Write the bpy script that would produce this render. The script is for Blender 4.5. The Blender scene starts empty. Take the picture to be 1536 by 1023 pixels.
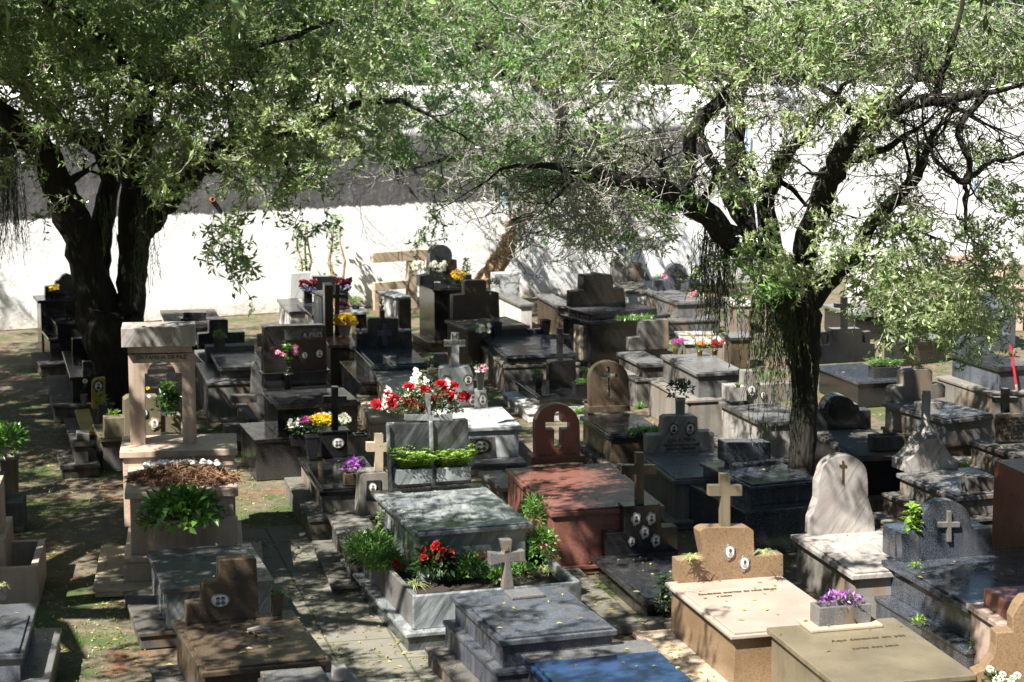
import bpy, math, random
import numpy as np
from mathutils import Vector, Matrix
from mathutils.geometry import tessellate_polygon
random.seed(7); RNG = np.random.default_rng(7)
SC = bpy.context.scene
COL = SC.collection
# ---------------------------------------------------------------- camera geometry
F = 3200.0; CAMZ = 6.0; PITCH = math.atan(531.5/F)
CP, SP = math.cos(PITCH), math.sin(PITCH)
def ray(px, py):
    u = (px-768)/F; v = (511.5-py)/F
    return Vector((u, CP+v*SP, -SP+v*CP))
def at(px, py, z=0.0):
    d = ray(px, py); t = (z-CAMZ)/d.z
    return Vector((d.x*t, d.y*t, z))
def aty(px, py, Y):
    d = ray(px, py); t = Y/d.y
    return Vector((d.x*t, Y, CAMZ+d.z*t))
cam = bpy.data.cameras.new('camera'); camo = bpy.data.objects.new('camera', cam); COL.objects.link(camo)
camo.location = (0, 0, CAMZ); camo.rotation_euler = (math.pi/2-PITCH, 0, 0)
cam.sensor_width = 36; cam.lens = F/1536*36; cam.clip_end = 500
cam.dof.use_dof = True; cam.dof.focus_distance = 20.5; cam.dof.aperture_fstop = 3.2
SC.camera = camo
# zoom regions the coordinates were read in: origin x, origin y, scale
R = {0:(0,0,1), 1:(0,350,.3422),2:(350,350,.3422),3:(700,350,.3422),4:(1050,350,.342),5:(0,650,.3646),6:(350,650,.3647),
     7:(750,650,.3646),8:(1100,650,.3645),'A1':(50,400,.16927),'A3':(380,480,.23468),'A4':(290,440,.25424),'A5':(540,490,.24444),
     'A6':(1380,440,.27368),'A7':(1040,840,.14323),'A8':(0,640,.37453),'B1':(1240,380,.19271),'B2':(900,370,.19531),
     'B3':(60,540,.15645),'B4':(940,560,.19531),'B5':(1420,880,.13976),'B6':(360,940,.19531),'B7':(400,380,.15645),
     'B8':(640,380,.21505),'T5':(500,300,.2604)}
def q(r, p):
    o = R[r]; return (o[0]+p[0]*o[2], o[1]+p[1]*o[2])
# ---------------------------------------------------------------- materials
def sock(nt, v, inp):
    if isinstance(v, bpy.types.NodeSocket): nt.links.new(v, inp)
    elif v is not None: inp.default_value = v
class NT:
    def __init__(s, name):
        s.m = bpy.data.materials.new(name); s.m.use_nodes = True; s.t = s.m.node_tree; s.t.nodes.clear()
        s.out = s.t.nodes.new('ShaderNodeOutputMaterial')
    def n(s, typ, ins=None, out=0, **kw):
        nd = s.t.nodes.new(typ)
        for k, v in kw.items(): setattr(nd, k, v)
        for k, v in (ins or {}).items(): sock(s.t, v, nd.inputs[k])
        return nd.outputs[out]
    def coord(s, sc=(1,1,1), rnd=True):
        c = s.n('ShaderNodeTexCoord', out=3)
        if rnd:
            r = s.n('ShaderNodeObjectInfo', out=5)
            r2 = s.n('ShaderNodeMath', {0: r, 1: 37.0}, operation='MULTIPLY')
            c = s.n('ShaderNodeVectorMath', {0: c, 1: r2}, operation='ADD')
        return s.n('ShaderNodeMapping', {'Vector': c, 'Scale': sc})
    def noise(s, vec, scale, detail=4, rough=.55, out=0):
        return s.n('ShaderNodeTexNoise', {'Vector': vec, 'Scale': scale, 'Detail': detail, 'Roughness': rough}, out=out)
    def ramp(s, fac, a, b, ca=0.0, cb=1.0):
        return s.n('ShaderNodeMapRange', {0: fac, 1: a, 2: b, 3: ca, 4: cb}, interpolation_type='SMOOTHSTEP') if False else s.n('ShaderNodeMapRange', {'Value': fac, 'From Min': a, 'From Max': b, 'To Min': ca, 'To Max': cb})
    def mix(s, f, a, b, blend='MIX'):
        nd = s.t.nodes.new('ShaderNodeMix'); nd.data_type = 'RGBA'; nd.blend_type = blend
        sock(s.t, f, nd.inputs[0]); sock(s.t, a if not isinstance(a, tuple) else (*a, 1)[:4], nd.inputs[6]); sock(s.t, b if not isinstance(b, tuple) else (*b, 1)[:4], nd.inputs[7])
        return nd.outputs[2]
    def math(s, op, a, b=0.0): return s.n('ShaderNodeMath', {0: a, 1: b}, operation=op)
    def bump(s, h, st=.3, d=.01): return s.n('ShaderNodeBump', {'Strength': st, 'Distance': d, 'Height': h})
    def prin(s, col, rough=.5, normal=None, **kw):
        nd = s.t.nodes.new('ShaderNodeBsdfPrincipled')
        sock(s.t, col if not isinstance(col, tuple) else (*col, 1)[:4], nd.inputs['Base Color']); sock(s.t, rough, nd.inputs['Roughness'])
        if normal is not None: s.t.links.new(normal, nd.inputs['Normal'])
        for k, v in kw.items(): sock(s.t, v, nd.inputs[k])
        return nd.outputs[0]
    def done(s, sh): s.t.links.new(sh, s.out.inputs[0]); return s.m
M = {}
def stone(name, a, b, speck=None, sp_amt=.5, scale=90, rough=.25, streak=(.04,.035,.03), st_amt=.6, veins=None, dirt=.35, stain=None, spec=None):
    """polished or weathered stone: grain, slow tone drift, run-off streaks on upright faces, dust and lichen on top faces"""
    spec = spec or (.95 if rough < .2 else .5)
    t = NT(name); c = t.coord()
    big = t.noise(c, 2.3, 5, .6)
    col = t.mix(t.ramp(big, .3, .7), a, b)
    if veins:
        vc = t.n('ShaderNodeMapping', {'Vector': t.n('ShaderNodeMapping', {'Vector': t.coord(), 'Rotation': (.45, .85, .6)}), 'Scale': (1.0, 2.0, 7)})
        wv = t.noise(vc, 1.5, 9, .68); thin = t.n('ShaderNodeMapping', {'Vector': t.n('ShaderNodeMapping', {'Vector': t.coord(), 'Rotation': (.3, 1.0, .45)}), 'Scale': (.8, 1.6, 16)}); w2 = t.noise(thin, 1.7, 6, .6)
        col = t.mix(t.ramp(wv, .45, .68), col, veins); col = t.mix(t.ramp(w2, .56, .66, 0, .7), col, tuple(x*.5 for x in a))
    if speck:
        vo = t.noise(c, scale, 2, .9); col = t.mix(t.math('MULTIPLY', t.ramp(vo, .52, .62), sp_amt), col, speck)
        vo2 = t.noise(c, scale*.55, 3, .8); col = t.mix(t.math('MULTIPLY', t.ramp(vo2, .56, .66), sp_amt*.8), col, (a[0]*.45, a[1]*.45, a[2]*.45))
    nz = t.n('ShaderNodeSeparateXYZ', {0: t.n('ShaderNodeNewGeometry', out=1)}, out=2)
    side = t.ramp(nz, .75, .35); top = t.ramp(nz, .6, .9)
    sc = t.coord((9, 9, .3)); sk = t.noise(sc, .9, 6, .6)
    sf = t.math('MULTIPLY', t.math('MULTIPLY', t.ramp(sk, .46, .72), side), st_amt)
    col = t.mix(sf, col, streak)
    if stain:
        s2 = t.noise(t.coord((5, 5, .5)), 1.1, 4, .6); col = t.mix(t.math('MULTIPLY', t.math('MULTIPLY', t.ramp(s2, .5, .62), side), .7), col, stain)
    d = t.noise(c, 5.5, 8, .72); df = t.math('MULTIPLY', t.math('MULTIPLY', t.ramp(d, .48, .72), top), dirt)
    col = t.mix(df, col, (.13, .12, .09))
    fine = t.noise(c, 34, 4, .7)
    rg = t.math('ADD', t.math('ADD', rough, t.math('MULTIPLY', t.ramp(d, .4, .75), dirt*.55)), t.math('MULTIPLY', sf, .3))
    rg = t.math('ADD', rg, t.math('MULTIPLY', t.ramp(fine, .45, .7), .07))
    M[name] = t.done(t.prin(col, rg, t.bump(fine, .12 if rough < .4 else .4, .004), **{'Specular IOR Level': spec}))
stone('painted_sky_blue', (.012,.034,.09), (.02,.05,.12), None, rough=.05, dirt=.12, spec=1.0)  # blue base colour paints in part of the sky reflection
stone('black_granite', (.006,.006,.007), (.012,.012,.014), (.045,.045,.05), .35, rough=.1, streak=(.02,.019,.017), st_amt=.4, dirt=.16)
stone('blue_granite', (.012,.016,.023), (.028,.035,.047), (.2,.22,.26), .75, scale=110, rough=.1, streak=(.12,.12,.12), st_amt=.5, dirt=.25)
stone('charcoal_granite', (.012,.013,.015), (.024,.025,.028), (.07,.07,.075), .4, rough=.13, streak=(.045,.038,.028), st_amt=.5, dirt=.35)
stone('grey_granite', (.075,.075,.078), (.15,.149,.147), (.28,.28,.28), .5, rough=.24, streak=(.05,.046,.04), st_amt=.75, stain=(.17,.12,.075), dirt=.6)
stone('slate_blue', (.035,.041,.053), (.09,.1,.118), (.2,.21,.23), .4, scale=60, rough=.26, streak=(.02,.022,.026), st_amt=.8, dirt=.6)
stone('red_granite', (.155,.063,.048), (.24,.105,.08), (.05,.02,.018), .7, scale=100, rough=.25, streak=(.1,.035,.028), st_amt=.5, dirt=.2)
stone('brown_granite', (.05,.036,.025), (.095,.066,.043), (.18,.14,.1), .55, rough=.25, streak=(.035,.028,.02), st_amt=.6, dirt=.4)
stone('gold_granite', (.19,.125,.07), (.27,.185,.11), (.1,.06,.035), .8, scale=75, rough=.28, streak=(.15,.1,.055), st_amt=.2, dirt=.15)
stone('pink_granite', (.34,.27,.225), (.42,.345,.295), (.22,.16,.13), .35, scale=120, rough=.2, streak=(.2,.14,.09), st_amt=.3, dirt=.1)
stone('rose_granite', (.38,.285,.22), (.5,.395,.31), (.2,.12,.1), .45, scale=110, rough=.4, streak=(.1,.07,.055), st_amt=.5, dirt=.25)
stone('olive_granite', (.12,.1,.066), (.2,.168,.112), (.1,.09,.06), .5, scale=100, rough=.26, streak=(.07,.06,.04), st_amt=.6, dirt=.3)
stone('grey_marble', (.09,.105,.11), (.19,.21,.215), None, rough=.14, streak=(.06,.065,.07), st_amt=.5, veins=(.38,.4,.4), dirt=.15)
stone('dark_marble', (.014,.017,.02), (.035,.04,.046), None, rough=.14, streak=(.08,.085,.09), st_amt=.4, veins=(.13,.145,.155), dirt=.2)
stone('white_marble', (.32,.34,.335), (.45,.465,.455), None, rough=.35, streak=(.26,.25,.22), st_amt=.6, veins=(.4,.41,.42), dirt=.35)
stone('old_marble', (.27,.25,.23), (.42,.395,.37), None, rough=.5, streak=(.12,.1,.09), st_amt=.7, veins=(.24,.2,.18), dirt=.45)
stone('concrete', (.12,.112,.098), (.22,.208,.187), (.13,.12,.1), .4, scale=50, rough=.8, streak=(.07,.062,.05), st_amt=.85, stain=(.2,.13,.08), dirt=.7)
stone('dark_concrete', (.05,.046,.042), (.1,.093,.083), (.05,.045,.04), .4, scale=50, rough=.75, streak=(.035,.03,.025), st_amt=.8, stain=(.15,.1,.06), dirt=.7)
stone('pale_concrete', (.45,.43,.4), (.55,.53,.5), (.3,.28,.25), .3, scale=50, rough=.85, streak=(.2,.18,.15), st_amt=.7, dirt=.4)
stone('tan_concrete', (.33,.26,.185), (.42,.34,.25), (.22,.17,.12), .3, scale=50, rough=.8, streak=(.26,.19,.12), st_amt=.5, dirt=.2)
stone('rubble', (.07,.067,.058), (.17,.155,.125), (.04,.04,.03), .6, scale=22, rough=.9, streak=(.05,.05,.035), st_amt=.6, dirt=.8)
stone('yellow_paint', (.3,.2,.03), (.4,.29,.05), (.3,.2,.05), .3, scale=30, rough=.6, streak=(.25,.17,.05), st_amt=.6, dirt=.35)
def plain(name, col, rough=.6, metal=0.0, var=.25, sc=20.0, **kw):
    t = NT(name); n = t.noise(t.coord(), sc, 4)
    c = t.mix(n, tuple(x*(1-var) for x in col), tuple(min(1, x*(1+var)) for x in col))
    M[name] = t.done(t.prin(c, rough, t.bump(n, .2, .003), Metallic=metal, **kw))
plain('ceramic', (.68,.67,.63), .12, sc=8); plain('bronze', (.2,.15,.07), .4, .8); plain('silver', (.35,.34,.33), .4, .7)
plain('portrait_dark', (.06,.055,.055), .15); plain('portrait_skin', (.3,.26,.23), .15); plain('portrait_blue', (.1,.13,.2), .12)
plain('ink', (.018,.017,.016), .5); plain('pale_ink', (.42,.41,.37), .5); plain('rust', (.35,.15,.05), .9, sc=9); plain('blue_pipe', (.05,.24,.6), .4)
plain('pole_red', (.55,.03,.05), .4); plain('pole_wood', (.5,.38,.25), .6); plain('gold_foil', (.45,.3,.07), .3, .8); plain('clay', (.32,.1,.045), .8)
plain('soil', (.025,.018,.012), .95); plain('white_gravel', (.6,.6,.6), .8, var=.4); plain('wrap', (.5,.48,.42), .35, sc=6); plain('cobalt', (.03,.08,.4), .4)
def leafmat(name, a, b, trans=.35, rough=.35, back=None):
    t = NT(name); r = t.n('ShaderNodeNewGeometry', out=8); clump = t.noise(t.coord(rnd=False), 1.1, 3)
    col = t.mix(t.math('POWER', r, 1.5), a, b); col = t.mix(t.ramp(clump, .35, .65, 0, .45), col, tuple(x*1.5 for x in b))
    p = t.prin(col, rough, **{'Specular IOR Level': .8})
    tr = t.n('ShaderNodeBsdfTranslucent', {'Color': t.mix(.5, col, (b[0]*1.9+.03, b[1]*1.9+.03, b[2]*.7))})
    M[name] = t.done(t.n('ShaderNodeMixShader', {0: trans, 1: p, 2: tr}))
leafmat('leaf_willow', (.015,.04,.01), (.24,.34,.13), .33, .2); leafmat('leaf_young', (.06,.12,.035), (.42,.5,.27), .35)
leafmat('leaf_dark', (.012,.035,.012), (.035,.08,.022), .2, .25); leafmat('leaf_glossy', (.03,.09,.018), (.13,.27,.05), .2, .2)
leafmat('leaf_lime', (.09,.18,.02), (.26,.4,.07), .3, .5); leafmat('leaf_mid', (.05,.13,.02), (.16,.32,.07), .35, .35)
leafmat('leaf_stripe', (.14,.24,.06), (.5,.52,.3), .35, .4); leafmat('moss_strand', (.02,.035,.015), (.07,.1,.035), .2, .6)
leafmat('leaf_grey', (.1,.13,.09), (.22,.25,.19), .3, .5); leafmat('leaf_back', (.014,.035,.01), (.2,.29,.1), .33, .3)
leafmat('petal_purple', (.16,.04,.28), (.42,.14,.55), .3, .5); leafmat('petal_red', (.26,.002,.006), (.45,.01,.02), .15, .5)
leafmat('petal_white', (.6,.62,.58), (.75,.75,.72), .3, .5); leafmat('petal_yellow', (.6,.38,.01), (.75,.55,.03), .25, .5)
leafmat('petal_magenta', (.35,.03,.25), (.5,.08,.38), .25, .5); leafmat('petal_pink', (.65,.12,.3), (.75,.3,.45), .25, .5)
leafmat('petal_orange', (.7,.2,.03), (.78,.35,.08), .25, .5); leafmat('petal_lilac', (.25,.2,.5), (.38,.32,.65), .25, .5)
leafmat('petal_maroon', (.12,.01,.02), (.25,.03,.04), .2, .5); leafmat('dead_leaf', (.06,.028,.015), (.22,.12,.06), .15, .8)
leafmat('fallen', (.09,.06,.02), (.33,.29,.07), .2, .6)
def barkmat(name, a, b, moss=None):
    t = NT(name); c = t.coord((6, 6, 1.1)); n = t.noise(c, 3.5, 7, .7); v = t.n('ShaderNodeTexVoronoi', {'Vector': c, 'Scale': 4.0}, out=0)
    h = t.math('ADD', n, t.math('MULTIPLY', v, .6)); col = t.mix(t.ramp(h, .45, .95), a, b)
    if moss: col = t.mix(t.math('MULTIPLY', t.ramp(t.noise(t.coord(), 2.2, 5), .5, .62), .8), col, moss)
    M[name] = t.done(t.prin(col, .9, t.bump(h, 1.0, .04)))
barkmat('bark_dark', (.006,.005,.004), (.024,.019,.014), (.012,.017,.006)); barkmat('bark_brown', (.14,.07,.035), (.42,.27,.15)); barkmat('twig', (.14,.13,.115), (.48,.45,.41))
# ---------------------------------------------------------------- mesh building
class MB:
    def __init__(s): s.v = []; s.f = []; s.mi = []; s.mats = []
    def mat(s, m):
        if m not in s.mats: s.mats.append(m)
        return s.mats.index(m)
    def add(s, vs, fs, m=None):
        b = len(s.v); s.v += [tuple(v) for v in vs]; k = s.mat(m) if m else 0
        for f in fs: s.f.append(tuple(i+b for i in f)); s.mi.append(k)
    def box(s, x0, x1, y0, y1, z0, z1, m=None):
        s.add([(x0,y0,z0),(x1,y0,z0),(x1,y1,z0),(x0,y1,z0),(x0,y0,z1),(x1,y0,z1),(x1,y1,z1),(x0,y1,z1)],
              [(0,3,2,1),(4,5,6,7),(0,1,5,4),(1,2,6,5),(2,3,7,6),(3,0,4,7)], m)
    def prism(s, pts, y0, y1, holes=(), m=None):
        """outline in (x,z) pushed from y0 (front) to y1"""
        loops = [list(pts)]+[list(h) for h in holes]
        def area(l): return sum(l[i][0]*l[(i+1) % len(l)][1]-l[(i+1) % len(l)][0]*l[i][1] for i in range(len(l)))
        if area(loops[0]) < 0: loops[0].reverse()
        for l in loops[1:]:
            if area(l) > 0: l.reverse()
        tris = tessellate_polygon([[Vector((p[0], p[1], 0)) for p in l] for l in loops]); flat = [p for l in loops for p in l]; n = len(flat)
        fs = []
        for a, b, c in tris:
            A, B, Cc = flat[a], flat[b], flat[c]
            if (B[0]-A[0])*(Cc[1]-A[1])-(Cc[0]-A[0])*(B[1]-A[1]) < 0: b, c = c, b
            fs += [(a, b, c), (a+n, c+n, b+n)]
        o = 0
        for l in loops:
            k = len(l)
            for i in range(k): j = (i+1) % k; fs.append((o+j, o+i, o+i+n, o+j+n))
            o += k
        s.add([(p[0], y0, p[1]) for p in flat]+[(p[0], y1, p[1]) for p in flat], fs, m)
    def lathe(s, prof, n=14, c=(0,0), m=None, cap=True, nz=0.0):
        vs = []; 
        for r, z in prof:
            for i in range(n): a = 2*math.pi*i/n; vs.append((c[0]+r*math.cos(a), c[1]+r*math.sin(a), z))
        fs = [(k*n+i, k*n+(i+1) % n, (k+1)*n+(i+1) % n, (k+1)*n+i) for k in range(len(prof)-1) for i in range(n)]
        if cap: fs += [tuple(range(n))[::-1], tuple(range((len(prof)-1)*n, len(prof)*n))]
        s.add(vs, fs, m)
    def tube(s, pts, rad, n=8, m=None, jit=0.0):
        pts = [Vector(p) for p in pts]; vs = []; up = Vector((.13, .97, .2))
        for i, p in enumerate(pts):
            d = (pts[min(i+1, len(pts)-1)]-pts[max(i-1, 0)]).normalized(); a = d.cross(up)
            if a.length < 1e-3: a = d.cross(Vector((1,0,0)))
            a.normalize(); b = d.cross(a)
            for k in range(n):
                t = 2*math.pi*k/n; r = rad[i]*(1+jit*(random.random()-.5)); vs.append(p+a*r*math.cos(t)+b*r*math.sin(t))
        fs = [(k*n+i, k*n+(i+1) % n, (k+1)*n+(i+1) % n, (k+1)*n+i) for k in range(len(pts)-1) for i in range(n)]
        fs += [tuple(range(n))[::-1], tuple(range((len(pts)-1)*n, len(pts)*n))]
        s.add(vs, fs, m)
    def build(s, name, m, parent=None, loc=None, bevel=0.0, smooth=False, sub=0):
        me = bpy.data.meshes.new(name); me.from_pydata(s.v, [], s.f)
        for mm in (s.mats or [m]): me.materials.append(M[mm])
        if len(s.mats) > 1: me.polygons.foreach_set('material_index', s.mi)
        if smooth: me.polygons.foreach_set('use_smooth', [True]*len(s.f))
        me.update(); o = bpy.data.objects.new(name, me); COL.objects.link(o)
        if parent: o.parent = parent
        if loc: o.location = loc
        if bevel:
            b = o.modifiers.new('bevel', 'BEVEL'); b.width = bevel; b.segments = 2; b.limit_method = 'ANGLE'; b.angle_limit = .7
        return o
def tag(o, label=None, cat=None, group=None, kind=None):
    for k, v in (('label', label), ('category', cat), ('group', group), ('kind', kind)):
        if v: o[k] = v
    return o
def empty(name, loc, rz=0.0, **kw):
    o = bpy.data.objects.new(name, None); COL.objects.link(o); o.location = loc; o.rotation_euler = (0, 0, rz); o.empty_display_size = .2
    return tag(o, **kw)
def textmesh(txt, size, depth=.004):
    cu = bpy.data.curves.new('txt', 'FONT'); cu.body = txt; cu.size = size; cu.extrude = depth; cu.align_x = 'CENTER'; cu.resolution_u = 2
    o = bpy.data.objects.new('txt', cu); COL.objects.link(o)
    me = bpy.data.meshes.new_from_object(o.evaluated_get(bpy.context.evaluated_depsgraph_get())); me.materials.clear()
    bpy.data.objects.remove(o); return me
def arc(cx, cy, rx, ry, a0, a1, n=14):
    return [(cx+rx*math.cos(math.radians(a0+(a1-a0)*i/n)), cy-ry*math.sin(math.radians(a0+(a1-a0)*i/n))) for i in range(n+1)]
def crosspoly(x0, x1, yb, yt, ax0, ax1, ay0, ay1):
    return [(x0,yb),(x1,yb),(x1,ay1),(ax1,ay1),(ax1,ay0),(x1,ay0),(x1,yt),(x0,yt),(x0,ay0),(ax0,ay0),(ax0,ay1),(x0,ay1)]
class Tomb:
    def __init__(s, r, label, mat, FL, FR, BL=None, h=.5, bot=None, L=None, lidm=None, lt=.05, ov=.035, tiers=(), yaw=None, slab=.022, back=.42, BR=None,
                 name='tomb', cat='tomb', bodym=None, base=0.0, flat=False, group=None):
        s.r = r; s.mat = mat; s.ly = 0.0
        if bot: # pixel where the upright under the front left corner meets the ground
            g = at(*q(r, bot)); t = aty(*q(r, FL if FL else BL), g.y); h = max(.2, t.z)
        s.h = h
        if FL is None:          # only the back edge is in the photograph
            b0, b1 = at(*q(r, BL), h), at(*q(r, BR), h); yaw = math.radians(15) if yaw is None else math.radians(yaw)
            w = (b1-b0).length; ax = Vector((math.cos(yaw), math.sin(yaw), 0)); ay = Vector((-ax.y, ax.x, 0)); s.o = b0-ay*L; s.o.z = 0
        else:
            p = at(*q(r, FL), h); 
            if BL: pb = at(*q(r, BL), h); d = pb-p
            y0 = math.radians(15) if yaw is None else math.radians(yaw)
            if BL and yaw is None:
                y0 = math.atan2(-d.x, d.y); y0 = max(math.radians(4), min(math.radians(30), y0))
            yaw = y0; ax = Vector((math.cos(yaw), math.sin(yaw), 0)); ay = Vector((-ax.y, ax.x, 0))
            if L is None: L = max(.5, min(2.7, d.dot(ay)))
            s.o = Vector((p.x, p.y, 0)); s.ax, s.ay = ax, ay
            dd = ray(*q(r, FR)); # meet of the FR ray with the front plane, seen from above
            t = s.o.dot(ay)/Vector((dd.x, dd.y, 0)).dot(ay); w = (Vector((dd.x, dd.y, 0))*t-s.o).dot(ax)
        s.ax, s.ay, s.yaw, s.w, s.L = ax, ay, yaw, w, L
        s.root = empty(name, s.o, yaw, label=label, cat=cat, group=group); s.root.rotation_euler = (random.gauss(0, .0035), random.gauss(0, .0035), yaw)
        lidm = lidm or mat; bodym = bodym or mat; ztop = h-lt; zb = tiers[0][3] if tiers else base
        if not flat:
            m = MB(); m.box(0, w, 0, L, ztop, h); m.build('lid', lidm, s.root, bevel=.008)
            m = MB(); m.box(ov, w-ov, ov, L-ov, zb, ztop); m.build('body', bodym, s.root, bevel=.006)
            if slab: m = MB(); m.box(.04, w-.04, .03, L-back, h, h+slab); m.build('cover_slab', lidm, s.root, bevel=.006)
        for i, (ml, mf, mr, zt, tm) in enumerate(tiers):
            zn = tiers[i+1][3] if i+1 < len(tiers) else base
            m = MB(); m.box(-ml, w+mr, -mf, L+.04+.01*i, zt-.04, zt); m.box(-ml+.02, w+mr-.02, -mf+.02, L+.02+.01*i, zn, zt-.04); m.build('step', tm or mat, s.root, bevel=.008)
        print('TOMB %-60s x%.2f y%.2f yaw%.0f w%.2f L%.2f h%.2f' % (label[:60], s.o.x, s.o.y, math.degrees(yaw), w, L, h))
    def loc(s, p): d = p-s.o; return (d.dot(s.ax), d.dot(s.ay), p.z)
    def y0(s, anchor, z=None, r=None): return s.loc(at(*q(r or s.r, anchor), s.h if z is None else z))[1]
    def onp(s, p, y, r=None):   # pixel to local (x,z) on the upright plane at local depth y
        d = ray(*q(r or s.r, p)); c = Vector((0, 0, CAMZ)); t = (y-(c-s.o).dot(s.ay))/d.dot(s.ay); P = c+d*t; l = s.loc(P); return (l[0], l[2])
    def slabstone(s, pts, anchor, t=.12, z=None, name='headstone', m=None, holes=(), parent=None, r=None, y=None, bevel=.008, sink=True):
        y = s.y0(anchor, z, r) if y is None else y; zz = s.h if z is None else z
        P = [s.onp(p, y, r) for p in pts]
        if sink: zm = min(p[1] for p in P); P = [(p[0], zz if p[1] < zz+.035 else p[1]) for p in P]
        mb = MB(); mb.prism(P, y, y+t, [[s.onp(p, y, r) for p in h] for h in holes])
        o = mb.build(name, m or s.mat, parent or s.root, bevel=bevel); s.ly = y; return o
    def cross(s, x0, x1, yb, yt, ax0, ax1, ay0, ay1, t=.07, z=None, m=None, anchor=None, y=None, r=None, name='cross', parent=None):
        return s.slabstone(crosspoly(x0, x1, yb, yt, ax0, ax1, ay0, ay1), anchor or (x0, yb), t, z, name, m, r=r, y=y, parent=parent, sink=False)
    def portrait(s, p, rx, ry, y=None, r=None, frame='bronze', tone='portrait_dark', leafy=True, two=False, plate=None):
        y = s.ly if y is None else y; x, z = s.onp(p, y, r); k = R[r or s.r][2]*(s.o.y+y)/F; rx *= k; ry *= k
        pm = MB(); pm.prism([(x+rx*math.cos(a*.35), z+ry*math.sin(a*.35)) for a in range(18)], y-.02, y-.008, m='ceramic')
        for hx in ((-.32, .32) if two else (0,)):
            pm.prism([(x+hx*rx+rx*(.26 if two else .36)*math.cos(a*.52), z+ry*.22+ry*.34*math.sin(a*.52)) for a in range(12)], y-.023, y-.02, m='portrait_skin' if tone != 'portrait_skin' else 'portrait_dark')
            pm.prism([(x+hx*rx+rx*(.32 if two else .6)*math.cos(a*.52), z-ry*.45+ry*.36*math.sin(a*.52)) for a in range(12)], y-.022, y-.02, m=tone)
            pm.prism([(x+hx*rx+rx*(.28 if two else .38)*math.cos(a*.3), z+ry*.3+ry*.36*math.sin(a*.3)) for a in range(11)], y-.024, y-.023, m='portrait_dark')
        o = pm.build('portrait', 'ceramic', s.root)
        fm = MB(); n = 40
        fm.prism([(x+rx*(1.18+(.34 if leafy else .03)*abs(math.sin(a*math.pi/8))*(1.25 if 26 <= a <= 34 else 1))*math.cos(a*2*math.pi/n), z+ry*(1.15+(.3 if leafy else .03)*abs(math.sin(a*math.pi/8))*(1.7 if 26 <= a <= 34 else 1))*math.sin(a*2*math.pi/n)) for a in range(n)], y-.012, y-.001)
        fm.build('frame', frame, o, bevel=.003)
    def text(s, txt, p, size, y=None, r=None, m='ink', flatz=None):
        y = s.ly if y is None else y; me = textmesh(txt, size); me.materials.append(M[m]); o = bpy.data.objects.new('inscription', me); COL.objects.link(o); o.parent = s.root
        if flatz is not None: l = s.loc(at(*q(r or s.r, p), flatz)); o.location = (l[0], l[1], flatz+.002)
        else: x, z = s.onp(p, y, r); o.location = (x, y-.003, z); o.rotation_euler = (math.pi/2, 0, 0)
        return o
    def block(s, x0, x1, yb, yt, d=.2, z=None, name='headstone', m=None, r=None, bevel=.01, taper=0, cap=False):
        return s.slabstone([(x0+0, yb), (x1, yb), (x1-taper, yt), (x0+taper, yt)], (x0, yb), d, z, name, m, r=r, bevel=bevel)
    def lb(s, x0, x1, y0, y1, z0, z1, name='step', m=None, bevel=.008):   # local metres
        mb = MB(); mb.box(x0, x1, y0, y1, z0, z1); return mb.build(name, m or s.mat, s.root, bevel=bevel)
# ---------------------------------------------------------------- leaves and flowers
def npmesh(name, V, Q, mat, parent=None):
    V = np.asarray(V, dtype=np.float32).reshape(-1, 3); Q = np.asarray(Q, dtype=np.int32); k = Q.shape[1]
    me = bpy.data.meshes.new(name); me.vertices.add(len(V)); me.vertices.foreach_set('co', V.ravel())
    me.loops.add(Q.size); me.loops.foreach_set('vertex_index', Q.ravel()); me.polygons.add(len(Q))
    me.polygons.foreach_set('loop_start', np.arange(0, Q.size, k, dtype=np.int32)); me.update(calc_edges=True)
    me.materials.append(M[mat]); o = bpy.data.objects.new(name, me); COL.objects.link(o)
    if parent: o.parent = parent
    return o
def unit(a): return a/np.maximum(np.linalg.norm(a, axis=1, keepdims=True), 1e-6)
def leafgeo(P, D, L, W, droop=.15):
    """n leaves: base P, direction D, length L, width W; two quads folded on the midrib"""
    n = len(P); D = unit(D); up = unit(RNG.normal(size=(n, 3))*.5+np.array([0, 0, 1.])); S = unit(np.cross(D, up)); Nn = unit(np.cross(S, D))
    L = np.broadcast_to(np.asarray(L, float), (n,))[:, None]; W = np.broadcast_to(np.asarray(W, float), (n,))[:, None]
    mid = P+D*L*.5+Nn*W*.1; tip = P+D*L-Nn*L*droop
    a = P+D*L*.42+S*W*.5+Nn*W*.3; b = P+D*L*.42-S*W*.5+Nn*W*.3
    V = np.stack([P, a, tip, mid, b], 1).reshape(-1, 3); i = np.arange(n)[:, None]*5
    return V, np.concatenate([i+[0, 3, 2, 1], i+[0, 4, 2, 3]])
def cat_geo(gs):
    V = []; Q = []; o = 0
    for v, qq in gs: V.append(v); Q.append(qq+o); o += len(v)
    return np.concatenate(V), np.concatenate(Q)
def ball(n, hollow=.5, zmin=-1.0):
    d = unit(RNG.normal(size=(n, 3))); 
    d[:, 2] = np.where(d[:, 2] < zmin, -d[:, 2], d[:, 2]); return d*(hollow+(1-hollow)*RNG.random((n, 1))**.6)
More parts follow.
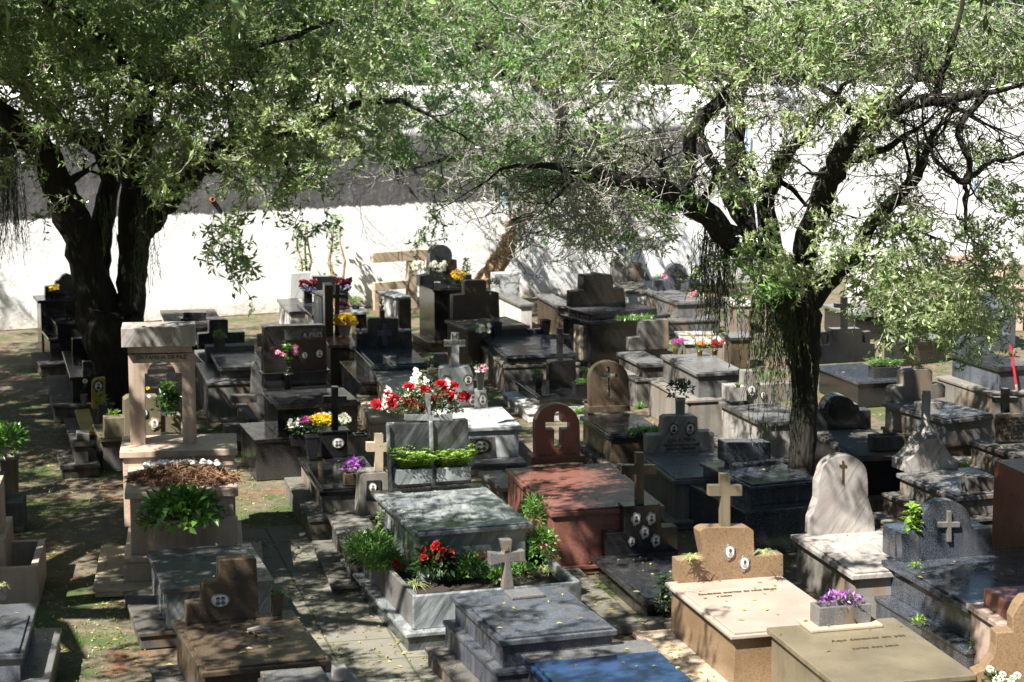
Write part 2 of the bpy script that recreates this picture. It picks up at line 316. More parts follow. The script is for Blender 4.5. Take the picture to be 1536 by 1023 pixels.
def bladegeo(P, D, L, W, bend=.5):
    n = len(P); D = unit(D); H = D.copy(); H[:, 2] = 0; H = unit(H+1e-4); S = unit(np.cross(D, np.array([0, 0, 1.])+RNG.normal(size=(n, 3))*.1))
    L = np.broadcast_to(np.asarray(L, float), (n,))[:, None]; rows = []
    for t in (0, .35, .7, 1.0):
        c = P+D*L*t+(H*.5-np.array([0, 0, 1.]))*L*bend*t*t*t*.9; w = W*(1-.9*t**1.5); rows += [c+S*w*.5, c-S*w*.5]
    V = np.stack(rows, 1).reshape(-1, 3); i = np.arange(n)[:, None]*8
    return V, np.concatenate([i+[0, 1, 3, 2], i+[2, 3, 5, 4], i+[4, 5, 7, 6]])
def tubes(segs, W=.004):
    """thin three-sided twigs from (a,b) arrays"""
    A, B, ra, rb = segs; n = len(A); D = unit(B-A); S = unit(np.cross(D, np.array([.3, .5, .8]))); T = np.cross(D, S); rows = []
    for c, r in ((A, ra), (B, rb)):
        for k in range(3): a = 2*math.pi*k/3; rows.append(c+(S*math.cos(a)+T*math.sin(a))*r[:, None])
    V = np.stack(rows, 1).reshape(-1, 3); i = np.arange(n)[:, None]*6
    return V, np.concatenate([i+[0, 1, 4, 3], i+[1, 2, 5, 4], i+[2, 0, 3, 5]])
def foliage(kind, w, h, n, L):
    w2 = w/2
    if kind == 'bush':
        b = ball(n, .35, -.4); P = b*np.array([w2, w2*.8, h*.5])+np.array([0, 0, h*.45]); return leafgeo(P, b+RNG.normal(size=(n, 3))*.6+np.array([0, 0, .25]), L*RNG.uniform(.55, 1.2, n), L*(.55 if L > .115 else .42))
    if kind == 'fine':
        b = ball(n, .1, -.2); P = b*np.array([w2, w2*.7, h*.55])+np.array([0, 0, h*.4]); return leafgeo(P, b*.7+RNG.normal(size=(n, 3))*.6+np.array([0, 0, .5]), L*RNG.uniform(.6, 1.3, n), L*.16)
    if kind in ('grass', 'spider', 'row'):
        P = np.stack([RNG.uniform(-1, 1, n)*w2*(1 if kind == 'row' else .35), RNG.normal(size=n)*(.05 if kind == 'row' else w2*.2), np.zeros(n)], 1)
        D = np.stack([RNG.normal(size=n)*.45, RNG.normal(size=n)*.45, np.ones(n)], 1)
        if kind == 'spider': D[:, :2] *= 1.9
        return bladegeo(P, D, h*RNG.uniform(.6, 1.25, n), L, .75 if kind == 'spider' else .35)
    if kind == 'fern':
        gs = []; P0 = []; D0 = []
        for i in range(n):
            x = random.uniform(-w2, w2); a = random.uniform(0, 6.28); hh = h*random.uniform(.5, 1); dx, dy = math.cos(a)*hh*.6, math.sin(a)*hh*.6
            for t in np.linspace(.15, 1, 9):
                p = (x+dx*t, dy*t, hh*(t-.55*t*t)*1.4)
                for sgn in (-1, 1): P0.append(p); D0.append((-dy*sgn+dx*.5, dx*sgn+dy*.5, .15*hh))
        return leafgeo(np.array(P0), np.array(D0), L, L*.45)
    if kind == 'stems':  # upright leafy stem
        P = []; D = []
        for i in range(n):
            t = random.random()**.7; a = i*2.4; P.append((random.gauss(0, w*.06), random.gauss(0, w*.06), h*t*.9)); D.append((math.cos(a), math.sin(a), .35))
        return leafgeo(np.array(P), np.array(D), L*RNG.uniform(.6, 1.1, n), L*.55)
_bl = {}
def blossom(kind, mat):
    if (kind, mat) in _bl: return _bl[kind, mat]
    P = []; D = []; 
    if kind == 'rose':
        for ring, (m, el, r) in enumerate(((4, 1.4, .05), (6, .9, .1), (8, .35, .12))):
            for k in range(m): a = 6.28*k/m+ring*.4; P.append((math.cos(a)*r, math.sin(a)*r, 0)); D.append((math.cos(a), math.sin(a), el))
        V, Q = leafgeo(np.array(P, float), np.array(D, float), .5, .55, -.1)
    elif kind == 'daisy':
        for k in range(7): a = 6.28*k/7; P.append((0, 0, 0)); D.append((math.cos(a), math.sin(a), .25))
        V, Q = leafgeo(np.array(P, float), np.array(D, float), .5, .42)
    else: # mum / ball of florets
        n = 90 if kind == 'mum' else 60; b = ball(n, .7, -.2); V, Q = leafgeo(b*np.array([.3, .3, .22]), b+RNG.normal(size=(n, 3))*.25, .26, .14)
    o = npmesh('blossom', V, Q, mat); _bl[kind, mat] = o.data; bpy.data.objects.remove(o); return o and _bl[kind, mat]
def petal(parent, kind, mat, loc, size, face=None):
    o = bpy.data.objects.new('blossom', blossom(kind, mat)); COL.objects.link(o); o.parent = parent; o.location = loc; o.scale = (size,)*3
    o.rotation_euler = (math.radians(random.uniform(15, 65)), random.uniform(-.4, .4), random.uniform(-.6, .6)); return o
def pot(parent, shape, mat, wt, wb, h, z0=0.0, d=None):
    m = MB()
    if shape == 'square': m.lathe([(wb*.7, z0), (wt*.7, z0+h*.93), (wt*.76, z0+h*.93), (wt*.76, z0+h), (wt*.6, z0+h), (wt*.55, z0+h*.85)], 4); m.v = [(x*.7071-y*.7071, x*.7071+y*.7071, z) for x, y, z in m.v]
    elif shape == 'trough':
        d = d or wt*.32; a, t = wt/2, min(.03, wt*.1)
        m.box(-a, a, -d/2, -d/2+t, z0, z0+h); m.box(-a, a, d/2-t, d/2, z0, z0+h); m.box(-a, -a+t, -d/2+t, d/2-t, z0, z0+h); m.box(a-t, a, -d/2+t, d/2-t, z0, z0+h)
        m.box(-a+t, a-t, -d/2+t, d/2-t, z0+.004, z0+h*.75)
    elif shape == 'urn': m.lathe([(wb*.5, z0), (wb*.55, z0+h*.06), (wb*.3, z0+h*.2), (wt*.5, z0+h*.6), (wt*.42, z0+h*.85), (wt*.5, z0+h), (wt*.4, z0+h), (wt*.35, z0+h*.85)], 18)
    else: m.lathe([(wb*.5, z0), (wt*.47, z0+h*.9), (wt*.52, z0+h*.9), (wt*.52, z0+h), (wt*.44, z0+h), (wt*.4, z0+h*.85)], 18)
    return m.build({'trough': 'trough', 'urn': 'urn'}.get(shape, 'vase'), mat, parent, smooth=shape in ('urn', 'pot'), bevel=0 if shape in ('urn', 'pot') else .005)
def plant(r, p, z, name, label, cat, fol=(), blo=(), pt=None, rz=.26, group=None):
    """sizes in photo pixels, turned to metres at the plant's own distance. fol: (kind, material, width, height, count, leaf cm); blo: (kind, material, size, [(dx, dy)...])"""
    P = at(*q(r, p), z); k = P.y/F; o = empty(name, P, rz, label=label, cat=cat, group=group); zt = 0
    if pt:
        pot(o, pt[0], pt[1], pt[2]*k, pt[3]*k, pt[4]*k, d=pt[5]*k if len(pt) > 5 else None); zt = pt[4]*k*.85
        if len(pt) > 6: pass
    for kind, mat, w, h, n, L in fol:
        V, Q = foliage(kind, w*k, h*k, n, L/100); V = V+np.array([0, 0, zt]); npmesh('foliage', V, Q, mat, o)
    for kind, mat, size, ds in blo:
        if isinstance(ds, tuple): n, w, h0, h1 = ds; ds = [(random.uniform(-w/2, w/2), random.uniform(h0, h1)) for _ in range(n)]
        for dx, dy in ds: petal(o, kind, mat, (dx*k, random.uniform(-.09, .02)-.04, zt+dy*k), size*k)
    return o
# ---------------------------------------------------------------- trees
def cluster(kind, nl, leafL, leafW, r=.34, bare=0.0):
    """a spray of fine twigs carrying leaves, about 0.7 m across"""
    A = []; B = []; ra = []; rb = []; LP = []; LD = []
    main = Vector((1, 0, 0)); pts = [Vector((-r, 0, 0))]
    for k in range(4): pts.append(pts[-1]+Vector((r*.5, random.gauss(0, .05), random.gauss(0, .05))))
    for k in range(4): A.append(pts[k]); B.append(pts[k+1]); ra.append(.009-.001*k); rb.append(.008-.001*k)
    for j in range(11):
        k = random.randrange(0, 4); s = pts[k].lerp(pts[k+1], random.random()); d = Vector((.8, random.gauss(0, .8), random.gauss(-.1, .8))).normalized(); p = s
        for e in range(3):
            L = random.uniform(.07, .13); d = (d+Vector((random.gauss(0, .3), random.gauss(0, .3), random.gauss(-.15, .3)))).normalized(); n2 = p+d*L
            A.append(p); B.append(n2); ra.append(.0048-.0008*e); rb.append(.004-.0008*e)
            for m in range(nl):
                if random.random() < bare: continue
                LP.append(p.lerp(n2, random.random())); LD.append((d*.6+Vector((random.gauss(0, .6), random.gauss(0, .6), random.gauss(-.1, .6)))))
            p = n2
    tw = tubes((np.array(A), np.array(B), np.array(ra), np.array(rb)))
    LP = np.array(LP); LD = np.array(LD); lf = leafgeo(LP, LD, leafL*RNG.uniform(.6, 1.2, len(LP)), leafW)
    return tw, lf
def scatter(geo, P, S, tilt):
    """copies of one spray at points P, turned at random"""
    V, Q = geo; n = len(P); az = RNG.uniform(0, 2*math.pi, n); el = tilt+RNG.normal(size=n)*.45; ro = RNG.uniform(0, 6.28, n)
    ca, sa, ce, se, cr, sr = np.cos(az), np.sin(az), np.cos(el), np.sin(el), np.cos(ro), np.sin(ro)
    X = np.stack([ca*ce, sa*ce, se], 1); Yv = np.stack([-sa, ca, 0*ca], 1); Z = np.cross(X, Yv)
    Y2 = Yv*cr[:, None]+Z*sr[:, None]; Z2 = np.cross(X, Y2)
    Rm = np.stack([X, Y2, Z2], 2)*S[:, None, None]
    VV = np.einsum('nij,vj->nvi', Rm, V)+P[:, None, :]
    QQ = Q[None]+(np.arange(n)*len(V))[:, None, None]
    return VV.reshape(-1, 3), QQ.reshape(-1, Q.shape[1])
SPRAYS = {k: [cluster(k, *a) for _ in range(5)] for k, a in {'willow': (3, .11, .034), 'young': (4, .11, .038), 'bare': (1, .07, .02, .38, .5), 'shrub': (4, .1, .05)}.items()}
def crown(root, P, kinds, leaf, tilt=-.35, smin=.8, smax=1.3, nm='crown'):
    P = np.array(P); pick = RNG.integers(0, 5, len(P)); tw = []; lf = []
    for i in range(5):
        s = P[pick == i]
        if len(s) == 0: continue
        S = RNG.uniform(smin, smax, len(s)); st = RNG.bit_generator.state
        tw.append(scatter(SPRAYS[kinds][i][0], s, S, tilt)); RNG.bit_generator.state = st; lf.append(scatter(SPRAYS[kinds][i][1], s, S, tilt))
    V, Q = cat_geo(lf); npmesh(nm, V, Q, leaf, root)
    V, Q = cat_geo(tw); npmesh('twigs', V, Q, 'twig', root)
def limb(mb, pts, Y=None, dY=None, jit=.25, n=9, br=0, L=1.0):
    """pts: (px, py, radius px[, depth]) smoothed to a curve"""
    W = []; Rr = []
    for i, p in enumerate(pts):
        y = p[3] if len(p) > 3 else Y+(dY*i/(len(pts)-1) if dY else 0); W.append(aty(p[0], p[1], y)); Rr.append(p[2]*y/F)
    out = []; ro = []
    for i in range(len(W)-1):
        a, b, c, d = W[max(i-1, 0)], W[i], W[i+1], W[min(i+2, len(W)-1)]
        for k in range(4):
            t = k/4; out.append(.5*((2*b)+(c-a)*t+(2*a-5*b+4*c-d)*t*t+(3*b-a-3*c+d)*t*t*t)+Vector((random.gauss(0, .012), 0, random.gauss(0, .012)))); ro.append(Rr[i]*(1-t)+Rr[i+1]*t)
    out.append(W[-1]); ro.append(Rr[-1]); mb.tube(out, ro, n, jit=jit)
    def twiglet(p, d, r, Lg, depth):
        pp = [p]; rr_ = [r]
        for k in range(5):
            d = (d+Vector((random.gauss(0, .28), random.gauss(0, .28), random.gauss(.02, .22)))).normalized(); pp.append(pp[-1]+d*Lg/5); rr_.append(max(.004, r*(1-(k+1)/5.3)))
            if depth and k in (1, 2, 3): twiglet(pp[-1], (d+Vector((random.gauss(0, .8), random.gauss(0, .8), random.gauss(.1, .6)))).normalized(), rr_[-1]*.6, Lg*.6, depth-1)
        mb.tube(pp, rr_, 5, jit=.1)
    for i in range(br):
        k = int(len(out)*(.35+.6*(i+random.random())/br)); k = min(k, len(out)-2); t_ = (out[k+1]-out[k]).normalized()
        twiglet(out[k], (t_*.6+Vector((random.gauss(0, .6), random.gauss(0, .6), random.gauss(.25, .6)))).normalized(), max(.012, ro[k]*.4), L*random.uniform(.8, 1.5), 2)
    if br: t_ = (out[-1]-out[-2]).normalized(); twiglet(out[-1], t_, ro[-1]*.95, L*1.2, 2)
    return out
def strands(root, spots, Y, mat='moss_strand', name='hanging_moss'):
    """hanging strands: (px0, px1, pytop, pybot, count)"""
    A = []; B = []; LP = []; LD = []
    for x0, x1, yt, yb, n in spots:
        for i in range(n):
            x = random.uniform(x0, x1); y = Y+random.uniform(-.25, .25); p = aty(x, yt+random.uniform(-12, 12), y); L = (yb-yt)*random.uniform(.35, 1.0)**1.0*y/F; ns = max(3, int(L/.09)); dx = random.gauss(0, .008)
            for k in range(ns):
                q2 = p+Vector((random.gauss(dx, .012), random.gauss(0, .01), -L/ns)); A.append(p); B.append(q2)
                for _ in range(2): LP.append(p.lerp(q2, random.random())); LD.append((random.gauss(0, .4), random.gauss(0, .4), -1))
                p = q2
    g1 = tubes((np.array(A), np.array(B), np.full(len(A), .0032), np.full(len(A), .0028))); g2 = leafgeo(np.array(LP), np.array(LD), .07, .009)
    V, Q = cat_geo([g1, g2]); npmesh(name, V, Q, mat, root)
# ---------------------------------------------------------------- light and sky
TS = Vector((-.40, -.47, .79)).normalized()     # towards the sun
sun = bpy.data.lights.new('sun', 'SUN'); sun.energy = 5.0; sun.angle = math.radians(.4); sun.color = (1, .955, .88)
so = bpy.data.objects.new('sun', sun); COL.objects.link(so); so.rotation_euler = TS.to_track_quat('Z', 'Y').to_euler()
wd = bpy.data.worlds.new('World'); SC.world = wd; wd.use_nodes = True; nt = wd.node_tree
sky = nt.nodes.new('ShaderNodeTexSky'); sky.sky_type = 'NISHITA'; sky.sun_disc = False; sky.sun_elevation = math.asin(TS.z); sky.sun_rotation = math.atan2(TS.x, TS.y); sky.air_density = 1.0; sky.dust_density = .4; sky.ozone_density = 2.0
nt.links.new(sky.outputs[0], nt.nodes['Background'].inputs[0]); nt.nodes['Background'].inputs[1].default_value = .05
SC.view_settings.view_transform = 'Standard'; SC.view_settings.look = 'None'; SC.view_settings.exposure = 1.58; SC.view_settings.gamma = 1
SC.cycles.max_bounces = 6; SC.cycles.diffuse_bounces = 2; SC.cycles.transparent_max_bounces = 4; SC.cycles.sample_clamp_indirect = 6
# ---------------------------------------------------------------- ground
def groundmat():
    t = NT('ground'); c = t.coord(rnd=False); a = t.noise(c, .9, 6, .65); b = t.noise(c, 6, 6, .7); f = t.noise(c, 45, 4, .8)
    col = t.mix(t.ramp(b, .3, .7), (.065, .052, .034), (.2, .162, .108)); col = t.mix(t.ramp(f, .5, .7, 0, .7), col, (.06, .045, .025))
    red = t.noise(c, 1.3, 5, .7); col = t.mix(t.ramp(red, .55, .64, 0, .75), col, (.2, .07, .032))
    ms = t.noise(t.n('ShaderNodeMapping', {'Vector': c, 'Location': (7.3, 2.1, 0), 'Scale': (1.1, .8, 1)}), 1.1, 7, .68); col = t.mix(t.ramp(ms, .49, .57, 0, .85), col, (.045, .075, .012))
    t.done(t.prin(col, .95, t.bump(t.math('ADD', b, f), .6, .03))); M['ground'] = t.m
groundmat()
g = MB(); N = 40
for j in range(N+1):
    for i in range(N+1): g.v.append((-60+120*i/N, -40+110*j/N, random.uniform(-.015, 0)))
for j in range(N):
    for i in range(N): a = j*(N+1)+i; g.f.append((a, a+1, a+N+2, a+N+1)); g.mi.append(0)
tag(g.build('ground', 'ground'), kind='structure')
def pavemat():
    t = NT('paving'); c = t.coord(rnd=False); br = t.n('ShaderNodeTexBrick', {'Vector': c, 'Color1': (.2, .188, .15, 1), 'Color2': (.145, .138, .115, 1), 'Mortar': (.05, .06, .02, 1), 'Scale': 1.0, 'Mortar Size': .012, 'Brick Width': .62, 'Row Height': .62}, offset=0)
    n = t.noise(c, 5, 7, .7); col = t.mix(t.ramp(n, .35, .7, 0, .6), br, (.12, .11, .08)); n2 = t.noise(c, 60, 3); col = t.mix(t.ramp(n2, .5, .7, 0, .4), col, (.1, .09, .07))
    M['paving'] = t.done(t.prin(col, .9, t.bump(n2, .4, .004)))
pavemat()
pv = MB(); P0 = at(590, 960); yw = math.radians(14); ax = Vector((math.cos(yw), math.sin(yw), 0)); ay = Vector((-ax.y, ax.x, 0)); pv.box(-1.35, .55, -1.6, 4.4, -.05, .022)
o = tag(pv.build('path', 'paving', loc=P0), kind='structure'); o.rotation_euler = (0, 0, yw)
# ---------------------------------------------------------------- wall, bank
WA = Vector((-9.2, 37.2, 0)); WB = Vector((11.3, 46.4, 0)); wdir = (WB-WA).normalized(); wyaw = math.atan2(wdir.y, wdir.x)
def wallmat():
    t = NT('wall'); c = t.coord(rnd=False); sp = t.t.nodes.new('ShaderNodeSeparateXYZ'); t.t.links.new(c, sp.inputs[0]); X, Z = sp.outputs[0], sp.outputs[2]
    n1 = t.noise(c, 1.2, 6, .7); n2 = t.noise(c, 7, 6, .75); n3 = t.noise(t.coord((2, 2, .6), False), 3, 6, .7)
    edge = t.math('ADD', t.math('MULTIPLY', t.math('SUBTRACT', n2, .5), .22), t.math('MULTIPLY', t.math('SUBTRACT', n1, .5), .14))
    zz = t.math('ADD', Z, edge)
    low = t.ramp(zz, 1.93, 1.9); high = t.ramp(zz, 3.2, 3.3)
    right = t.ramp(t.math('ADD', X, t.math('MULTIPLY', n1, .8)), 26.5, 26.6)
    white = t.math('MAXIMUM', t.math('MAXIMUM', low, high), right)
    grey = t.mix(t.ramp(n3, .3, .7), (.045, .043, .046), (.13, .127, .13)); grey = t.mix(t.ramp(n2, .55, .68, 0, .6), grey, (.3, .29, .28))
    wh = t.mix(t.ramp(n3, .55, .8, 0, .25), (.86, .86, .85), (.6, .58, .53)); wh = t.mix(t.math('MULTIPLY', t.ramp(Z, .35, .0), t.ramp(n2, .3, .6)), wh, (.45, .38, .28))
    col = t.mix(white, grey, wh)
    M['wall'] = t.done(t.prin(col, .95, t.bump(t.math('ADD', n2, n1), .6, .03)))
wallmat()
w = MB(); NX, NZ = 150, 16; LW = 44.0
for j in range(NZ+1):
    for i in range(NX+1):
        top = 4.55-.018*(LW*i/NX) + .05*math.sin(i*.7)
        w.v.append((LW*i/NX, random.uniform(-.02, .02), top*j/NZ))
for j in range(NZ):
    for i in range(NX): a = j*(NX+1)+i; w.f.append((a, a+1, a+NX+2, a+NX+1)); w.mi.append(0)
b0 = len(w.v)
for i in range(NX+1): top = 4.55-.018*(LW*i/NX)+.05*math.sin(i*.7); w.v += [(LW*i/NX, .45, top), (LW*i/NX, .45, 0)]
for i in range(NX):
    a = NZ*(NX+1)+i; w.f.append((a, a+1, b0+2*i+2, b0+2*i)); w.f.append((b0+2*i, b0+2*i+2, b0+2*i+3, b0+2*i+1)); w.mi += [0, 0]
wallo = w.build('wall', 'wall', loc=WA-wdir*12.0, smooth=True); wallo.rotation_euler = (0, 0, wyaw)
tag(wallo, 'long rough stone wall whitewashed along the foot with a bare grey band above', 'wall')
wn = Vector((-wdir.y, wdir.x, 0))   # behind the wall
def onwall(px, py, off=0.0):
    d = ray(px, py); c = Vector((0, 0, CAMZ)); t = (WA-wn*off-c).dot(wn)/d.dot(wn); return c+d*t
hl = MB(); NH = 30
for j in range(NH+1):
    for i in range(NH+1):
        s = -25+70*i/NH; tt = .45+30*j/NH; P = WA+wdir*s+wn*tt; hl.v.append((P.x, P.y, 4.05-.018*s+min(tt, 14)*.26+random.uniform(-.15, .15)))
for j in range(NH):
    for i in range(NH): a = j*(NH+1)+i; hl.f.append((a, a+1, a+NH+2, a+NH+1)); hl.mi.append(0)
t = NT('hillside'); n = t.noise(t.coord(rnd=False), 2.5, 8, .75); M['hillside'] = t.done(t.prin(t.mix(t.ramp(n, .35, .65), (.012, .018, .006), (.07, .08, .025)), .95, t.bump(n, 1, .1)))
tag(hl.build('hillside', 'hillside'), kind='structure')
p = onwall(318, 300, .02); d = MB(); d.lathe([(.045, 0), (.045, .1), (.034, .1), (.034, .02)], 12)
o = d.build('drain_pipe', 'rust', loc=p+wn*.05); o.rotation_euler = (math.radians(80), 0, wyaw); tag(o, 'rusty drain pipe end sticking out of the grey band of the wall', 'pipe')
for px, y0, y1, lb in ((1462, 250, 292, 'right hand short blue pipe fixed upright to the white wall'), (1120, 190, 232, 'short blue pipe on the white wall behind the forked tree'), (756, 288, 312, 'short blue pipe on the grey band beside the leaning tree')):
    m = MB(); a, b = onwall(px, y1, .08), onwall(px, y0, .08); m.tube([a, b], [.014, .014], 8); tag(m.build('blue_pipe', 'blue_pipe'), lb, 'pipe')
# ---------------------------------------------------------------- tombs, near rows
# family monument with arch
T = Tomb(5, 'tall rosy stone monument with an open arch over an altar slab of dry flowers', 'rose_granite', (510,245), (978,212), (462,152), bot=(497,640), tiers=[(.02,.12,.04,.34,'rose_granite'), (.32,.3,.25,.1,'tan_concrete')], lt=.07, ov=.05, slab=0, yaw=8, L=1.3, cat='monument')
W_ = T.w; yb = T.L-.12
T.lb(-.06, W_-.02, yb, yb+.75, .34, T.h+.1, 'podium'); T.lb(-.09, W_+.01, yb-.04, yb+.79, T.h+.1, T.h+.17, 'podium_ledge')
ya = yb+.3; zt = T.h+.17; A = lambda x, y: T.onp((x, y), ya, 1)
pl = [A(570, 935), A(635, 935), A(630, 615), A(641, 615)]+[A(*p) for p in arc(703, 615, 62, 58, 180, 0, 18)]+[A(766, 612), A(793, 612), A(799, 920), A(860, 920), A(848, 525), A(557, 535)]
m = MB(); m.prism([(x, zt if i in (0, 1, len(pl)-3, len(pl)-4) else z) for i, (x, z) in enumerate(pl)], ya, ya+.2); m.build('arch', 'rose_granite', T.root, bevel=.012)
c0, c1 = A(530, 500), A(853, 485); zc = (c0[1]+c1[1])/2
T.lb(c0[0]+.06, c1[0]-.04, ya-.05, ya+.26, zc-.07, zc, 'moulding'); T.lb(c0[0], c1[0], ya-.1, ya+.3, zc, zc+.21, 'lintel_cap', 'old_marble')
T.text('JAZIGO PERPETUO', (703, 530), .055, ya, 1); T.text('DA FAMILIA DE PAZ', (703, 552), .06, ya, 1)
T.lb(.62*W_-.42, .62*W_+.42, -.1, .04, .34, .34+.38, 'planter_box')
arch = T
plant(5, (745,420), .6, 'leafy_shrub', 'glossy green shrub growing in the box at the front of the arched monument', 'plant', [('bush','leaf_glossy',128,74,560,12)])
m = MB(); H = at(*q(5, (740,190)), T.h)
V = []; D = []
for i in range(2600):
    a = random.random()*6.28; rr = random.random()**.5; V.append((H.x+.58*rr*math.cos(a)+.05, H.y+.34*rr*math.sin(a), T.h+.02+.2*(1-rr)*random.random()**.5)); D.append((random.gauss(0,1), random.gauss(0,1), random.gauss(0,.35)))
Vq, Qq = leafgeo(np.array(V), np.array(D), .1*RNG.uniform(.5,1.6,2600), .014); hp = npmesh('dry_flower_heap', Vq, Qq, 'dead_leaf'); tag(hp, 'heap of dry brown flower stems on the altar slab of the arched monument', 'dry flowers')
m = MB()
for i in range(46):
    tpar = i/45; x = H.x-.35+.75*tpar; m.lathe([(.002, 0), (.035*random.uniform(.7,1.3), .018), (.03, .035), (.002, .05)], 6, (x+random.gauss(0,.02), H.y+.1-.5*(tpar-.6)**2+random.gauss(0,.035))); 
m.v = [(x, y, z+T.h+.14) for x, y, z in m.v]; tag(m.build('white_stones', 'ceramic', smooth=True), 'ribbon of white stones laid over the heap of dry flowers', 'stones')

T = Tomb(5, 'grey concrete topped tomb between the arched monument and the brown stepped headstone', 'grey_granite', (672,640), (1130,597), (603,482), h=.56, bodym='grey_marble', tiers=[(.24,.02,.05,.16,'dark_concrete')], slab=0)
T = Tomb(5, 'dark brown tomb with stair stepped headstone and round blue portrait', 'brown_granite', (828,985), (1362,940), (705,765), h=.56, tiers=[(.2,.1,.1,.14,'dark_concrete')], lidm='brown_granite')
T.slabstone([(768,785),(768,700),(832,695),(832,617),(900,610),(900,520),(1055,512),(1066,760)], (768,785), .14)
T.portrait((905,684), 34, 25, frame='silver', tone='portrait_blue', leafy=False, two=True)
T.cross(977,984,672,560,955,1012,590,597, t=.01, y=T.ly-.008, m='dark_concrete', name='engraved_cross')
m = MB(); a = T.loc(at(*q(5, (985,842)), T.h)); b = T.loc(at(*q(5, (1100,832)), T.h)); m.tube([(a[0], a[1], T.h+.045), (b[0], b[1], T.h+.045)], [.012, .012], 6); m.tube([((a[0]+b[0])/2, a[1]-.1, T.h+.045), ((a[0]+b[0])/2, a[1]+.12, T.h+.045)], [.012, .012], 6); c = (a[0]+b[0])/2
m.tube([(c-.05, a[1], T.h+.06), (c+.05, a[1]+.01, T.h+.07), (c+.14, a[1]+.01, T.h+.06)], [.02, .026, .01], 8, m='silver'); m.mats = ['bronze', 'silver']; m.mi = [0 if i < 16 else 1 for i in range(len(m.f))]; m.build('crucifix', 'silver', T.root)
plant(6, (180,745), .56, 'potted_plant', 'brown square pot with a drooping grassy plant beside the stepped headstone', 'potted plant', [('spider','leaf_mid',34,20,34,1)], pt=('square','brown_granite',20,13,36))
T = Tomb('B6', 'small grey tomb at the bottom edge with a square beige post on it', 'slate_blue', None, None, (130,392), BR=(880,368), h=.8, L=1.2, tiers=[(.1,.1,.1,.2,None)])
T.lb(.02, 1.0*T.w*.66, T.L-.3, T.L-.02, T.h, T.h+.06, 'headstone', 'grey_granite'); T.block(722, 830, 425, 322, .14, name='post', m='old_marble', r='B6')
# slate tomb with flared cross
T = Tomb(0, 'weathered blue grey tomb on two ledges with a speckled flared cross', 'slate_blue', (750,962), (926,943.5), (674.6,892.5), h=.66, lidm='slate_blue', tiers=[(.06,.08,.04,.42,'slate_blue'), (.22,.2,.1,.18,'dark_concrete')], back=.5)
T.lb(.45*T.w, .75*T.w, T.L-.34, T.L-.1, T.h, T.h+.03, 'cross_base', 'grey_granite')
T.slabstone([(1108,642),(1117,540),(1112,532),(1055,548),(1052,492),(1108,497),(1112,490),(1098,440),(1146,438),(1142,490),(1198,482),(1203,530),(1145,530),(1140,540),(1156,640)], (1108,645), .08, T.h+.03, 'cross', 'grey_granite', r=6, sink=False)
T.slabstone([(1113,490),(1118,468),(1124,478),(1130,466),(1132,486)], None, .01, m='dark_concrete', name='relief', r=6, y=T.ly-.008, sink=False)
# polished tomb, blue of the mirrored sky painted into the stone
T = Tomb(0, 'polished tomb at the bottom edge mirroring blue sky with a dull grey strip', 'painted_sky_blue', None, None, (775.5,978), BR=(968.8,960), h=.5, L=2.1, yaw=16, slab=.02, back=.36, bodym='slate_blue')
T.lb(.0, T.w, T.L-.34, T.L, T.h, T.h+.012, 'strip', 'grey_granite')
# grey marble tomb with roses
T = Tomb(6, 'grey veined marble tomb with planters and twin dark panels under red roses', 'grey_marble', (745,410), (1234,362), (562,238), h=.9, base=.2, ov=.06, lt=.045, slab=.015, back=.3)
pm_ = T; zr = .52; w0, w1, f0 = -.22, T.w+.22, -.78
T.lb(w0-.1, w1+.1, f0-.1, T.L+.02, .16, .2, 'plinth'); T.lb(w0-.07, w1+.07, f0-.07, T.L, 0, .16, 'plinth', 'dark_marble')
T.lb(w0, w1, f0, f0+.05, .2, zr, 'planter_wall'); T.lb(w0, w0+.05, f0+.05, T.L-.05, .2, zr, 'planter_wall', 'grey_granite'); T.lb(w1-.05, w1, f0+.05, T.L-.05, .2, zr, 'planter_wall')
T.lb(w0+.05, w1-.05, f0+.05, 0.04, .2, zr-.12, 'soil', 'soil'); T.lb(w0+.05, .03, .04, T.L-.08, .2, zr-.12, 'soil', 'soil'); T.lb(T.w-.03, w1-.05, .04, T.L-.08, .2, zr-.12, 'soil', 'soil')
for a in ([(190,1000),(170,600),(436,590),(446,990)], [(450,990),(440,585),(660,572),(684,975)]):
    T.slabstone(a, (190,1000), .1, T.h+.02, 'headstone', 'dark_marble', r='A5')
ly = T.ly
T.slabstone([(436,990),(424,585),(446,583),(460,985)], None, .04, name='pilaster', m='grey_marble', r='A5', y=ly-.04); T.slabstone([(176,1000),(160,605),(180,603),(200,998)], None, .04, name='pilaster', m='grey_marble', r='A5', y=ly-.04)
T.slabstone([(225,975),(225,885),(445,875),(445,962)], None, .16, name='flower_box', m='grey_marble', r='A5', y=ly-.17, sink=False); T.slabstone([(470,955),(470,872),(680,862),(680,942)], None, .16, name='flower_box', m='grey_marble', r='A5', y=ly-.17, sink=False)
T.cross(404,430,582,415,276,566,545,578, t=.05, m='grey_marble', y=ly+.0, r='A5')
fz = T.onp((335,885), ly-.17, 'A5')[1]-.02
plant('A5', (335,886), fz, 'fern', 'bright lime fern in the left flower box below the dark marble panel', 'fern', [('fern','leaf_lime',48,62,95,3.6)], group=None)
plant('A5', (575,872), fz, 'fern', 'bright lime fern in the right flower box below the dark marble panel', 'fern', [('fern','leaf_lime',44,54,90,3.6)])
roses = [(-77,28),(-56,40),(-53,26),(-42,30),(-25,52),(-32,30),(-22,29),(-17,24),(-3,48),(-2,16),(8,32),(14,34),(20,27),(25,54),(37,38),(36,30),(44,50),(60,35),(-12,30),(32,44)]
